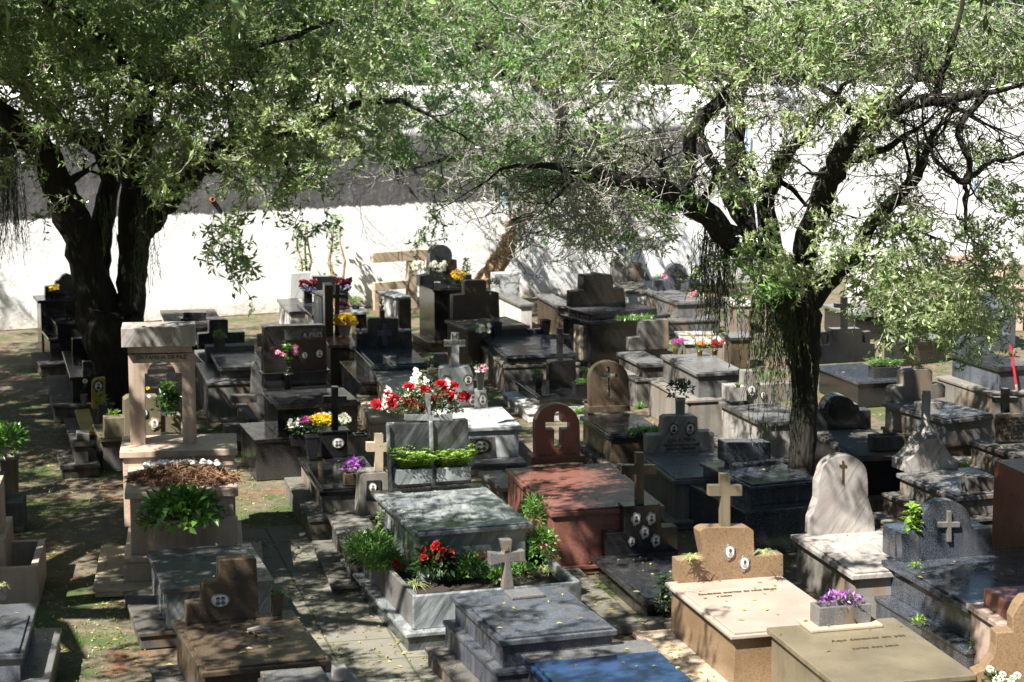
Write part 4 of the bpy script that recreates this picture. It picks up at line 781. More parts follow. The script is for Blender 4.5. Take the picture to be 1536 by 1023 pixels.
T = Tomb('B7', 'pale marble tomb in the sun with a dark brown box end beneath the beige frame', 'pale_concrete', (1245,425), (1390,415), (1065,365), h=.95, slab=0, lt=.03, lidm='white_marble', bodym='pale_concrete'); T.lb(.04, T.w-.02, -.03, .04, .1, .92, 'end_panel', 'brown_granite')
# tall black family tomb with round headstone
T = Tomb('T5', 'tall black tomb with disc topped headstone ringed by flowers', 'black_granite', (575,520), (810,505), (480,480), h=1.02, slab=0, lt=.035, tiers=[(.1,.12,.05,.16,'brown_granite')])
T.slabstone([(500,500),(500,440),(555,430),(560,345)]+[(563,330)]+arc(620, 325, 60, 60, 185, -5, 20)+[(680,342),(712,345),(716,430),(798,430),(800,490)], None, .2, y=T.L-.35)
x, z = T.onp((620,325), T.ly); mb = MB(); mb.prism([(x+.2*math.cos(a*.26), z+.2*math.sin(a*.26)) for a in range(24)], T.ly-.02, T.ly); mb.build('medallion', 'charcoal_granite', T.root)
plant('T5', (600,520), 1.02, 'flower_bunch', 'glass jar of white flowers before the disc topped headstone', 'flowers', [('bush','leaf_dark',24,26,90,5)], [('mum','petal_white',6,(26,24,18,34))], pt=('pot','ceramic',10,8,13))
plant('T5', (718,500), 1.02, 'flower_bunch', 'bunch of deep yellow flowers right of the disc topped headstone', 'flowers', [('bush','leaf_dark',22,18,90,5)], [('mum','petal_yellow',8,(20,22,14,26))])
plant('T5', (495,480), 1.02, 'flower_bunch', 'pale blue white flowers at the left shoulder of the disc topped headstone', 'flowers', [('bush','leaf_dark',30,34,130,6)], [('mum','petal_white',6,(26,26,22,34)), ('rose','petal_maroon',5,[(0,38),(6,34)])])
plant('T5', (765,460), 1.2, 'flower_bunch', 'tall dark leafy bunch at the right shoulder of the disc topped headstone', 'flowers', [('stems','leaf_dark',44,36,120,6), ('bush','leaf_grey',26,24,60,5)])
T = Tomb('T5', 'brown tomb with off centre stepped brown headstone and white flowers', 'brown_granite', (770,745), (1135,715), (640,690), h=.72, slab=.01, lidm='olive_granite')
T.slabstone([(690,690),(692,548),(760,542),(756,470),(770,462),(875,460),(885,470),(882,520),(955,532),(960,668)], (690,690), .16)
plant('T5', (925,525), 1.25, 'round_bush', 'round grey green bush on the right of the brown stepped headstone', 'plant', [('bush','leaf_grey',22,20,260,4)], [('daisy','petal_white',4,[(-9,4),(-8,-2)])])
plant('T5', (860,790), .75, 'flower_bunch', 'spray of white flowers resting before the blue black polished lid', 'flowers', [('bush','leaf_dark',24,16,110,5)], [('mum','petal_white',6,(24,22,10,22))])
T = Tomb('B8', 'tomb with sloping blue black polished lid and two square black vases', 'grey_granite', (550,725), (1060,700), (365,568), bot=(545,985), lidm='blue_granite', bodym='brown_granite', lt=.035, slab=.015, back=.2, tiers=[(.03,.03,.03,.44,'concrete')])
T.lb(.1, T.w*.95, T.L-.14, T.L-.02, T.h, T.h+.08, 'bar', 'blue_granite')
for (vx, vy, lb) in ((488,585,'left'), (828,570,'right')): plant('B8', (vx,vy), T.h, 'stone_vase', 'square flared black vase at the %s end of the sloping polished lid' % lb, 'vase', pt=('square','black_granite',14,10,24))
T = Tomb('B8', 'low black tomb with plain block and slim black cross', 'black_granite', (775,1005), (1110,990), (700,950), h=.32, slab=.01, L=1.3, tiers=[(.2,.2,.0,.16,'pale_concrete')])
T.slabstone([(855,940),(858,770),(862,755),(1030,742),(1040,755),(1045,930)], (855,945), .2); T.cross(915,950,750,525,860,1000,567,600, t=.08, y=T.ly+.06)
for p, lb, s1 in (((775,945),'slender black vase with clipped green tuft left of the slim black cross',1), ((1100,930),'black vase with green tuft behind the brown arched headstone',1), ((1072,1010),'square black planter with green tuft against the brown arched headstone',1.5)):
    plant('B8', p, .34, 'potted_plant', lb, 'potted plant', [('bush','leaf_mid',12*s1,9,110,4)], pt=('square','black_granite',14*s1,(9 if s1 == 1 else 13)*s1,24))
T = Tomb(3, 'brown tomb with arched brown headstone cut through by a cross', 'brown_granite', (625,887), (880,868), (495,800), h=.56, tiers=[(.05,.25,.1,.2,'dark_concrete')], lidm='charcoal_granite', slab=.012, back=.3)
T.slabstone([(535,788),(537,760),(716,755),(720,780)], (535,788), .24, name='base', m='brown_granite'); yy = T.ly+.05
hole = [(612,636),(585,634),(585,616),(612,614),(613,588)]+arc(620, 588, 8, 5, 180, 0, 6)+[(628,588),(630,614),(662,616),(662,634),(630,636),(631,690),(634,718),(618,722),(616,690)]
T.slabstone([(540,762),(538,640)]+arc(623, 640, 85, 80, 180, 0, 24)+[(709,640),(714,758)], None, .12, y=yy, m='brown_granite', holes=[hole], sink=False)
plant(3, (490,790), .3, 'grass_tuft', 'bright grass tuft left of the brown arched headstone base', 'grass', [('grass','leaf_mid',20,15,60,1.2)]); plant(3, (757,770), .45, 'grass_tuft', 'bright grass tuft right of the brown arched headstone', 'grass', [('grass','leaf_mid',26,17,70,1.2)])
plant(3, (780,872), .56, 'grass_trough', 'long band of grass planted on the lid beside the brown arched headstone', 'grass', [('row','leaf_mid',54,15,260,1.3)])
T = Tomb(3, 'big black tomb with broad black headstone and lit cream side panels', 'black_granite', (540,388), (895,370), (410,355), bot=(545,595), slab=0, bodym='black_granite', lidm='charcoal_granite', lt=.05)
T.lb(.12, T.w*.88, .12, T.L-.05, T.h, T.h+.1, 'tier', 'charcoal_granite'); bt = T.h+.1
T.slabstone([(465,325),(467,255),(513,250),(515,190),(520,182),(572,180),(575,174),(592,174),(595,181),(635,180),(642,190),(645,245),(690,240),(700,312)], None, .2, y=T.L-.35, z=bt)
T.lb(-.02, .045, .25, T.L*.5, .1, T.h-.1, 'painted_lit_side', 'tan_concrete')  # cream patch stands in for sunlight on the black left side
plant(3, (735,378), T.h+.1, 'grass_trough', 'strip of grass and lime sprouts on the broad black tomb', 'grass', [('row','leaf_mid',56,11,260,1.3), ('bush','leaf_young',30,7,60,4)])
T = Tomb(3, 'concrete tomb with lopsided stepped headstone beside the big black tomb', 'grey_granite', (770,577), (895,565), (655,520), h=.62, slab=.01, tiers=[(.12,.05,.1,.42,'concrete')], bodym='dark_concrete')
T.slabstone([(712,512),(712,460),(758,455),(760,392),(775,385),(885,376),(890,505)], (712,515), .14, m='concrete')
# ---------------------------------------------------------------- right of centre, far
T = Tomb('B2', 'grey blue tomb with round headstone bearing a dark cross', 'grey_granite', (585,430), (830,418), (370,350), h=.52, L=1.7, slab=.01, lidm='grey_granite', tiers=[(.4,.35,.1,.25,'grey_granite')])
T.slabstone([(415,338),(418,258),(505,254),(510,215)]+arc(590, 210, 78, 82, 178, 2, 20)+[(670,250),(745,245),(750,330)], (415,338), .16, m='slate_blue'); T.cross(583,606,335,150,543,645,190,223, t=.03, y=T.ly-.03, m='charcoal_granite')
plant('B2', (450,250), .95, 'flower_bunch', 'white and pink flowers on the left wing of the round grey headstone', 'flowers', [('bush','leaf_mid',14,8,40,4)], [('mum','petal_white',9,[(-4,12),(1,14),(-2,8)]), ('mum','petal_pink',9,[(4,7),(7,4)])])
plant('B2', (715,245), .95, 'flower_bunch', 'white flowers on the right wing of the round grey headstone', 'flowers', [('bush','leaf_mid',14,8,40,4)], [('mum','petal_white',9,[(-4,10),(1,12),(4,7)]), ('daisy','petal_lilac',5,[(8,9)])])
plant('B2', (700,480), .3, 'flower_bunch', 'pink flowers in a pot at the foot of the round grey headstone tomb', 'flowers', [('bush','leaf_mid',26,18,90,5)], [('mum','petal_pink',9,[(-6,12),(-1,17),(3,20),(-9,8)]), ('mum','petal_white',9,[(14,15),(18,10)])], pt=('pot','ceramic',9,8,8))
T = Tomb('B2', 'rough white tomb topped with gravel and leaning slabs against the wall', 'pale_concrete', (190,345), (410,330), (100,265), h=.5, slab=0, lidm='rubble')
T.slabstone([(95,262),(98,100),(115,90),(195,92),(215,255)], None, .14, y=T.L-.1, m='concrete'); T.slabstone([(215,258),(230,110),(320,125),(395,250)], None, .14, y=T.L-.06, m='concrete')
T = Tomb('B2', 'small white marble slab with two little crosses behind the flower pots', 'white_marble', (650,740), (965,715), (585,650), h=.72, slab=0, lt=.03, bodym='concrete')
for x0 in (.3, .7):
    mb = MB(); mb.box(T.w*x0-.16, T.w*x0+.16, T.L*.55, T.L*.55+.05, T.h+.001, T.h+.02); mb.box(T.w*x0-.02, T.w*x0+.02, T.L*.3, T.L*.75, T.h+.0015, T.h+.021); mb.build('cross', 'gold_foil', T.root)
T = Tomb(3, 'broad grey tomb carrying three small pots of kalanchoe', 'grey_granite', (1010,615), (1225,598), (848,530), h=.86, slab=.012, back=.1, bodym='grey_granite', tiers=[(.18,.12,.12,.52,'concrete')])
for (fx, fy), mt, lb in (((580,822),'petal_magenta','magenta'), ((765,838),'petal_orange','orange'), ((883,832),'petal_red','red')):
    plant('B2', (fx,fy), .87, 'potted_flowers', 'small gold pot of %s kalanchoe on the broad grey tomb' % lb, 'potted flowers', [('bush','leaf_glossy',17,15,120,5)], [('mum',mt,6,(14,15,10,17))], pt=('pot','gold_foil',9,7,8))
T = Tomb('B2', 'dark lidded low tomb behind the hanging moss', 'charcoal_granite', (1000,700), (1180,690), (935,655), h=.5, slab=0, bodym='brown_granite')
T = Tomb('B2', 'plain pale concrete block tomb behind the hanging moss near the wall', 'pale_concrete', (1010,440), (1180,430), (985,385), h=.55, slab=0, bodym='concrete')
T = Tomb('B4', 'pale marble tomb with stepped headstone and two bronze framed portraits', 'old_marble', (360,825), (1090,790), (62,600), h=.55, slab=.02, back=.45, bodym='concrete', tiers=[(.1,.1,.1,.1,'concrete')], lidm='grey_granite')
T.slabstone([(155,612),(153,485),(170,475),(272,470),(275,345),(300,328),(520,322),(543,335),(548,448),(650,440),(672,455),(672,605)], (155,615), .16); yy = T.ly
T.portrait((358,422), 28, 34, y=yy, frame='bronze'); T.portrait((484,422), 30, 40, y=yy, frame='bronze', tone='portrait_skin')
T.text('Jose e Maria', (420,520), .07, y=yy, m='bronze'); T.text('descansem em paz', (420,555), .06, y=yy, m='bronze'); T.text('eterna saudade', (420,585), .06, y=yy, m='bronze')
plant('B4', (410,330), .95, 'flower_vase', 'white marble vase with dark blue green leaves behind the pale stepped headstone', 'flower vase', [('bush','leaf_dark',40,34,160,7)], [('daisy','cobalt',5,[(-16,14),(14,-8),(-14,8)])], pt=('pot','white_marble',16,14,28))
T = Tomb('B4', 'two tiered polished black tomb with short black block headstone', 'blue_granite', (950,872), (1500,832), (555,685), h=.72, slab=.02, back=.5, tiers=[(.16,.2,.1,.5,'blue_granite')], lt=.04)
T.lb(T.loc(at(*q('B4',(750,690)),T.h))[0], T.loc(at(*q('B4',(1125,672)),T.h))[0], T.L-.4, T.L-.12, T.h, T.h+.04, 'base'); T.block(762, 1110, 688, 532, .22, z=T.h+.04, m='blue_granite')
T = Tomb('B4', 'weathered grey tomb with a thick slab and portraits left of the right tree', 'old_marble', (1035,378), (1450,340), (705,215), h=.62, slab=0, lt=.06, lidm='grey_granite', bodym='old_marble', tiers=[(.2,.15,.1,.16,'concrete')])
T.slabstone([(925,215),(895,110),(900,-20),(985,-20),(1000,90),(1270,75),(1275,200)], None, .15, y=T.L-.25, m='concrete'); yy = T.ly
T.portrait((960,130), 28, 36, y=yy-.01, frame='silver', leafy=True); T.portrait((1048,165), 18, 24, y=yy-.01, frame='bronze')
T.slabstone([(797,220),(795,105),(925,100),(925,212)], None, .3, y=yy-.1, name='planter')
plant('B4', (850,110), .95, 'spider_plant', 'little spiky plant in the trough beside the hanging moss', 'plant', [('grass','leaf_mid',18,14,30,1.4)])
# right of the tree
T = Tomb(4, 'black tomb with black cross, stepped headstone and fern trough', 'black_granite', (690,650), (900,628), (510,580), bot=(690,768), slab=.012, lidm='blue_granite', bodym='black_granite')
T.slabstone([(520,572),(518,500),(530,490),(570,486),(572,428),(580,420),(705,418),(712,425),(714,480),(768,485),(770,558)], (520,575), .18); yy = T.ly
T.cross(626,650,422,280,596,680,308,328, t=.08, y=yy+.05)
for vx in (546, 738): T.slabstone([(vx-9,492),(vx-15,434),(vx+15,430),(vx+9,490)], None, .12, y=yy+.02, name='vase', sink=False)
plant(4, (808,630), T.h+.01, 'fern_trough', 'dark stone trough of wispy ferns on the black cross tomb', 'potted plant', [('fern','leaf_mid',48,22,70,3), ('bush','leaf_grey',40,8,90,3)], pt=('trough','charcoal_granite',44,44,17,22))
T = Tomb(4, 'black tomb with round black medallion headstone just right of the tree', 'black_granite', (680,985), (965,958), (505,880), h=.66, slab=.015, lidm='dark_concrete', bodym='black_granite', L=1.7, tiers=[(.2,.1,.1,.2,'dark_concrete')])
T.slabstone([(500,865),(500,785),(515,770),(540,768)]+arc(610, 775, 68, 64, 175, 5, 18)+[(680,750),(695,752),(700,778),(748,776),(750,850)], (500,868), .2, m='charcoal_granite'); yy = T.ly
x, z = T.onp((622,772), yy); mb = MB(); mb.prism([(x+.16*math.cos(a*.26), z+.16*math.sin(a*.26)) for a in range(24)], yy-.025, yy); mb.build('medallion', 'black_granite', T.root, bevel=.008)
plant(4, (815,945), .69, 'broken_trough', 'empty weathered stone trough on the lid below the medallion headstone', 'trough', pt=('trough','dark_concrete',50,50,22,26))
T = Tomb(4, 'beige grey tomb with stepped headstone, pale cross and small name block', 'concrete', (1075,822), (1300,798), (797,742), h=.66, slab=.02, back=.4, lidm='grey_granite', bodym='grey_granite', tiers=[(-.02,-.02,-.02,.34,'brown_granite')])
T.slabstone([(846,740),(845,680),(858,670),(895,668),(898,610),(912,597),(1010,594),(1022,606),(1020,660),(1065,657),(1078,668),(1076,730)], (846,742), .16); yy = T.ly
T.cross(944,967,600,452,915,1000,474,493, t=.08, y=yy+.04, m='olive_granite'); T.block(960, 1065, 778, 742, .1, z=T.h+.02, m='old_marble')
T = Tomb(8, 'grey tomb with a stone column on a flared base and stepped plinth', 'concrete', (908,265), (1230,238), (668,165), h=.66, slab=.015, back=.4, lidm='grey_granite', tiers=[(.16,.12,.1,.44,'dark_concrete'), (.34,.2,.2,.22,'concrete')], bodym='concrete')
T.slabstone([(705,162),(705,118),(735,100),(765,60),(785,25),(848,22),(870,55),(895,95),(925,112),(925,150)], (705,162), .3, m='old_marble', name='flared_base'); yy = T.ly
a0 = T.onp((965,915), yy, 4); a1 = T.onp((1065,905), yy, 4); cx = (a0[0]+a1[0])/2; hw = (a1[0]-a0[0])/2
mb = MB(); mb.lathe([(hw*.8, a0[1]-.02), (hw, a0[1]+.02), (hw, a0[1]+.06), (hw*.55, a0[1]+.11), (hw*.34, a0[1]+.16), (hw*.36, a0[1]+.5), (hw*.3, T.onp((1010,715),yy,4)[1]), (hw*.34, T.onp((1010,705),yy,4)[1])], 16, (cx, yy+.15)); mb.build('column', 'old_marble', T.root, smooth=True, bevel=0)
T.block(963, 1070, 245, 180, .14, z=T.h+.01, m='dark_concrete')
plant(8, (957,140), .45, 'grass_tuft', 'small bright grass tuft behind the stone column base', 'grass', [('grass','leaf_lime',26,12,70,1.0)])
T = Tomb('A6', 'two tiered dark grey tomb with wide block headstone at the right', 'charcoal_granite', (430,412), (640,395), (158,330), h=.92, slab=.012, bodym='slate_blue', tiers=[(.18,.12,.1,.6,'concrete')])
T.slabstone([(218,330),(215,250),(225,238),(505,222),(512,325)], (218,332), .2, m='slate_blue')
T = Tomb('A6', 'weathered tomb with an engraved stone tablet at the right edge', 'concrete', None, None, (262,800), BR=(640,775), h=.5, L=1.5, yaw=20, slab=.012, lidm='dark_concrete', tiers=[(.05,.2,.1,.12,'pale_concrete')])
T.slabstone([(440,812),(425,665),(600,650),(620,808)], None, .1, y=T.L-.4, m='dark_concrete')
for i, s1 in enumerate(('AQUI REPOUSAM', 'OS RESTOS MORTAIS', 'DE NOSSOS PAIS', 'E AVOS QUERIDOS', 'SAUDADES', 'DA FAMILIA')): T.text(s1, (515,690+i*21), .05, m='ink')
T.cross(460,493,655,520,413,540,567,598, t=.07, y=T.L-.2, m='black_granite')
mb = MB(); a = at(*q('A6',(550,655)), .3); b = aty(*q('A6',(496,282)), a.y); mb.tube([a, a.lerp(b,.42)], [.018,.018], 8, m='pole_wood'); mb.tube([a.lerp(b,.42), b], [.018,.016], 8, m='pole_red'); tag(mb.build('painted_pole', 'pole_red'), 'red and white wooden pole leaning at the right edge', 'pole')
T = Tomb('A6', 'low cracked concrete kerb grave with a grass tuft', 'concrete', (305,990), (420,985), (165,890), h=.2, slab=0)
plant('A6', (245,955), .2, 'grass_tuft', 'bright grass tuft in the low concrete kerb grave', 'grass', [('grass','leaf_lime',26,14,80,1.0)])
# far right rows
T = Tomb(4, 'grey tomb with black end panel behind the black cross tomb', 'grey_granite', (680,358), (880,350), (535,312), bot=(680,470), slab=0, bodym='black_granite', lidm='grey_granite')
T = Tomb('B1', 'pale concrete tomb with rounded block sides near the right wall', 'pale_concrete', (230,290), (470,280), (180,235), h=.6, slab=0, bodym='pale_concrete'); T.lb(.2, T.w-.1, .3, .9, T.h, T.h+.18, 'tier')
T = Tomb('B1', 'dark granite tomb half hidden by leaves at right centre', 'charcoal_granite', (600,690), (960,672), (400,655), h=.4, slab=0, bodym='black_granite')
T.block(560, 800, 560, 440, .16, z=.4)
T = Tomb('B1', 'grey stone tomb with rounded headstone behind the right leaves', 'grey_granite', (560,380), (860,365), (450,320), h=.6, slab=0, bodym='black_granite'); T.slabstone([(560,330),(560,290),(600,270),(700,255),(780,265),(820,290),(820,325)], (560,330), .2)
T = Tomb('B1', 'black tomb with cross carrying headstone behind the right leaves', 'black_granite', (960,480), (1200,470), (860,420), h=.7, slab=0, lidm='charcoal_granite'); T.block(930, 1090, 410, 300, .2); T.cross(1000,1020,300,190,970,1050,225,245, t=.08, y=T.ly+.05)
T = Tomb('B1', 'dark blue tomb with pale flowers near the right edge', 'slate_blue', (1250,420), (1500,410), (1140,360), h=.7, slab=0); T.block(1150, 1330, 370, 300, .2)
plant('B1', (1220,330), 1.1, 'flower_bunch', 'pale blue white flowers on the dark blue tomb near the right edge', 'flowers', [('bush','leaf_grey',30,12,90,5)], [('mum','petal_white',6,(26,26,6,12))])
T = Tomb('B1', 'pinkish rendered tomb with high back by the right wall', 'rose_granite', (900,210), (1190,200), (840,160), h=.8, slab=0, bodym='rose_granite'); T.block(930, 1190, 175, 20, .25)
T = Tomb('B1', 'brown rendered tomb beside the wall at the right edge', 'rose_granite', (1250,260), (1560,250), (1200,190), h=.8, slab=0, bodym='rose_granite'); T.block(1230, 1420, 190, 92, .3)
plant('B1', (1350,270), .8, 'flower_bunch', 'violet flowers at the foot of the brown rendered tomb', 'flowers', [('bush','leaf_mid',34,14,100,5)], [('mum','petal_lilac',8,[(-6,14),(6,14),(2,12)])])
# along the wall
T = Tomb(3, 'small white tomb with pale block headstone under the leaning tree', 'pale_concrete', (232,312), (298,305), (147,262), h=.5, slab=0, lidm='grey_granite', bodym='pale_concrete', yaw=18); T.lb(.0, T.w+.2, T.L, T.L+.25, .0, .85, 'headstone', 'white_marble')
T = Tomb(3, 'brown grey tomb beside the big black headstone under the leaning tree', 'grey_granite', (395,318), (475,312), (300,265), h=.55, slab=0, bodym='brown_granite')
T = Tomb(0, 'low grey tomb half hidden behind the concrete stepped headstone', 'concrete', (968,512), (1010,508), (905,492), h=.3, slab=0, L=1.2) if False else T
# ---------------------------------------------------------------- trees
def tree(label, base, bark='bark_dark', grp=None): return empty('tree', base, 0, label=label, cat='tree')
def relparent(root):   # the tree's meshes are built in world coordinates; bring them under the root
    bpy.context.view_layer.update()
    for c in root.children: c.matrix_parent_inverse = root.matrix_world.inverted()
DM = ["9999999999999999","9998888889999999","9898656676777677","9898765566455656","6775644566445556","4232323576543445","3011201223433444","1001100011436365","0000000000062563","0000000000010375","0000000000000131"]
def sunwall(p, keep_l=.04, keep_r=.5):
    """is the spray's shadow clear of the stretch of wall that lies in full sun"""
    t_ = (p-WA).dot(wn)/TS.dot(wn); h = p-TS*t_
    if t_ > 0 or not -.1 < h.z < 4.8:
        pass
    t_ = (WA-p).dot(wn)/(-TS).dot(wn); h = p-TS*t_
    if t_ < 0 or not -.6 < h.z < 4.8: return True
    px = 768+F*h.x/h.y
    if px < -60 or px > 1600: return True
    return random.random() < (keep_l if px < 790 or px > 1080 else keep_r)
def sample(c0, c1, Y0, Y1, per=1.15, r0=0, r1=11):
    P = []
    for r_ in range(r0, r1):
        for c in range(c0, c1):
            v = int(DM[r_][c])/9; n = 11*per*v*v*(1.15 if r_ < 2 else .85 if v > .8 else .55); n = int(n)+(random.random() < n % 1)
            for _ in range(n):
                for _try in range(6):
                    p = aty(96*c+random.uniform(-10, 106), 50*r_+random.uniform(-8, 50), random.uniform(Y0, Y1))
                    if sunwall(p): break
                P.append(p)
    return P
GAPS = [(at(x, y, .4), random.uniform(.45, .75)) for x, y in ((700,770),(640,760),(1100,900),(1180,880),(1060,880),(1150,930),(1260,740),(1250,830),(1270,900),(1200,1000),(90,850),(100,900),(520,900),(480,640),(360,690),(230,650),(700,600),(440,700),(870,680),(1440,720),(1150,690),(740,640),(1090,540),(400,790),(800,920),(60,800),(1330,880),(1040,860),(1240,950),(1120,980),(1390,960),(1240,800),(620,640),(680,640),(660,900),(1500,560),(1050,500),(1090,450),(1000,610))]+[(at(x, y, z)-TS*((z-.4)/TS.z), .6) for x, y, z in ((240,600,1.5),(210,560,1.8),(280,640,1.2),(1110,780,1.2),(1265,740,1.0),(640,690,1.3),(230,760,.5),(1510,760,.5),(1410,830,.6),(850,690,.9),(960,770,1.0))]  # spots meant to be sunlit; the unseen canopy is cut open for them
def canopy(cx, cy, rx, ry, z0, z1, n, clump=1.0):
    """spray positions of a crown spread above the graves, gathered in clumps with openings shaped to let sun onto chosen spots"""
    P = []; cs = [(random.gauss(0, .5)*rx, random.gauss(0, .5)*ry, random.uniform(z0, z1)) for _ in range(int(n/9))]
    cs = [c for c in cs if (c[0]/rx)**2+(c[1]/ry)**2 < 1]
    while len(P) < n:
        c = random.choice(cs); p = Vector((cx+c[0]+random.gauss(0, .6*clump), cy+c[1]+random.gauss(0, .6*clump), c[2]+random.gauss(0, .35)))
        if p.z < 6.35+.0*p.y: continue
        hit = p-TS*((p.z-.4)/TS.z)
        if any((hit-g_).length < r_g for g_, r_g in GAPS): continue
        if not sunwall(p): continue
        h5 = p-TS*((p.z-4.6)/TS.z); hx = 768+F*h5.x/h5.y
        if 20.2 < h5.y < 26 and hx > 800 and random.random() < .85: continue
        if 26 < h5.y < 31.5 and random.random() < .8: continue
        if 31.5 < h5.y < 42 and random.random() < .8: continue
        h3 = p-TS*((p.z-3.2)/TS.z)
        if 20.2 < h3.y < 25.5 and 768+F*h3.x/h3.y > 1040 and random.random() < .8: continue
        P.append(p)
    return P
# left tree
Y1 = 29.6; B1 = aty(165, 628, Y1); B1.z = 0
t1 = tree('big dark forked tree at the left with moss hanging from its trunk', B1); m = MB()
limb(m, [(172,700,34),(172,640,26),(172,590,24),(169,540,34),(166,490,48),(166,462,50)], Y1, n=14, jit=.18)
limb(m, [(150,500,32),(139,425,28),(122,360,26),(100,308,25),(84,270,23),(62,225,22),(30,190,17),(-20,150,13),(-80,110,9)], Y1, -1.0, n=12, br=5)
limb(m, [(150,440,16),(148,390,19),(153,335,18),(162,285,16),(160,240,14),(140,212,16),(112,200,13),(80,170,10),(70,90,7),(60,0,5)], Y1+.35, 1.0, n=11, br=5)
limb(m, [(190,500,27),(196,440,22),(199,385,22),(203,330,26),(203,265,22),(205,210,23),(207,150,20),(200,90,16),(212,20,12),(215,-60,9)], Y1, .6, n=12, br=6)
limb(m, [(212,345,22),(240,310,19),(268,278,19),(305,245,18),(345,222,15),(400,200,12),(450,192,9),(520,160,6),(600,150,4)], Y1-.2, -1.8, n=10, br=8)
limb(m, [(205,170,12),(260,120,9),(330,80,7),(420,60,5),(500,30,3)], Y1, -2.5, n=8); limb(m, [(204,120,11),(160,60,9),(100,20,7),(40,-20,5)], Y1, -3, n=8)
limb(m, [(345,222,8),(380,150,6),(420,90,5),(470,20,3)], Y1-1, 1, n=7); limb(m, [(400,200,6),(425,240,4),(440,262,2.5)], Y1-1.4, n=6)
m.build('trunk', 'bark_dark', t1, smooth=True)
young = [aty(random.gauss(x, sx), random.gauss(y, sy), random.uniform(26.6, 28.4)) for x, y, sx, sy, n in ((370,200,40,22,14),(480,170,60,30,18),(540,120,40,40,12),(440,150,80,50,18),(250,260,12,12,3),(300,120,90,60,14)) for _ in range(n)]
crown(t1, young, 'young', 'leaf_young', smin=.55, smax=.95)
drp = [aty(random.gauss(x, sx), random.gauss(y, sy), random.uniform(26.8, 27.6)) for x, y, sx, sy, n in ((450,300,14,30,7),(345,372,12,6,2),(357,408,3,3,1),(385,260,25,30,5),(360,330,20,20,2),(250,285,15,10,3),(30,300,6,40,0)) for _ in range(n)]
crown(t1, sample(0, 6, 27.2, 32.0, 1.5)+drp, 'willow', 'leaf_willow')
strands(t1, [(-8,22,190,400,90),(12,24,280,440,6),(204,224,300,480,22),(225,245,300,430,9),(150,170,300,400,12),(240,285,240,330,14),(200,218,380,470,8)], 29.0)
crown(t1, canopy(B1.x-1, B1.y-1.5, 6, 5.5, 6.3, 7.8, 1150), 'willow', 'leaf_willow')
relparent(t1)
# right tree
Y2 = 23.1; B2 = aty(1203, 795, Y2); B2.z = 0
t2 = tree('dark multi branched tree at the right with strands of moss below its fork', B2); m = MB()
limb(m, [(1200,860,24),(1202,800,21),(1203,730,20),(1205,660,20),(1206,590,20),(1205,530,25),(1198,480,34),(1192,440,36)], Y2, n=14, jit=.15)
limb(m, [(1185,470,26),(1160,425,24),(1125,385,20),(1085,348,19),(1058,322,18),(1020,300,16),(975,280,14),(920,268,11),(860,255,7),(800,250,4)], Y2, -1.5, n=11, br=9, L=.8)
limb(m, [(1165,430,16),(1128,360,13),(1102,310,12),(1078,260,9),(1058,225,8),(1050,190,7),(1080,160,4)], Y2+.3, .5, n=9)
limb(m, [(1035,300,8),(1036,250,10),(1035,205,10),(1060,170,10),(1095,140,10),(1130,100,7),(1180,60,4)], Y2-.2, -.8, n=8)
limb(m, [(1180,440,20),(1160,385,17),(1150,330,15),(1152,290,13),(1168,250,11),(1200,210,8),(1240,160,5)], Y2+.2, -1, n=10, br=5, L=.8)
limb(m, [(1128,365,14),(1112,300,14),(1106,240,15),(1103,180,15),(1108,110,13),(1112,40,10),(1118,-40,8)], Y2+.5, .8, n=10, br=6, L=.8)
limb(m, [(1195,440,22),(1205,385,19),(1220,340,19),(1240,285,18),(1262,232,17),(1298,190,14),(1340,165,12),(1400,150,9),(1480,140,5)], Y2-.1, -2, n=11, br=8, L=.8)
limb(m, [(1205,465,18),(1240,425,15),(1278,385,12),(1310,335,10),(1340,300,10),(1370,270,9),(1385,240,7),(1400,200,4)], Y2-.3, -1.5, n=9, br=8, L=.8)
limb(m, [(1262,232,8),(1290,235,6),(1330,220,5),(1380,190,3)], Y2-.6, -1, n=7, br=3, L=.6); limb(m, [(1298,190,9),(1260,150,7),(1200,110,5),(1150,60,4)], Y2-1, 1, n=7); limb(m, [(1108,110,8),(1050,60,6),(1000,20,4),(960,-20,3)], Y2+.8, 0, n=7)
limb(m, [(1400,150,7),(1420,90,5),(1440,30,4),(1450,-30,3)], Y2-1.6, 0, n=7)
limb(m, [(1480,140,5),(1440,190,5),(1452,240,4.5),(1450,272,6),(1425,262,4),(1400,235,3),(1385,190,2)], Y2-2.1, 0, n=7, br=4, L=.6); limb(m, [(1450,272,5),(1475,250,4),(1510,238,3),(1545,230,3)], Y2-2.1, 0, n=7, br=3, L=.6)
limb(m, [(1450,272,4),(1448,310,3),(1450,350,2)], Y2-2.1, 0, n=6, br=4, L=.5)
m.build('trunk', 'bark_dark', t2, smooth=True)
crown(t2, sample(9, 16, 20.6, 25.4, .85), 'willow', 'leaf_willow', smin=.6, smax=1.0)
crown(t2, [aty(random.gauss(x, sx), random.gauss(y, sy), random.uniform(20.8, 22.8)) for x, y, sx, sy, n in ((1400,410,75,24,40),(1390,460,75,24,34),(1300,340,50,30,10),(1200,300,60,60,10),(1340,210,90,50,14),(1490,350,40,50,12),(1130,210,60,60,8),(1180,410,22,14,10),(1400,60,100,40,20),(1150,70,120,40,20)) for _ in range(n)], 'young', 'leaf_young', smin=.4, smax=.75)
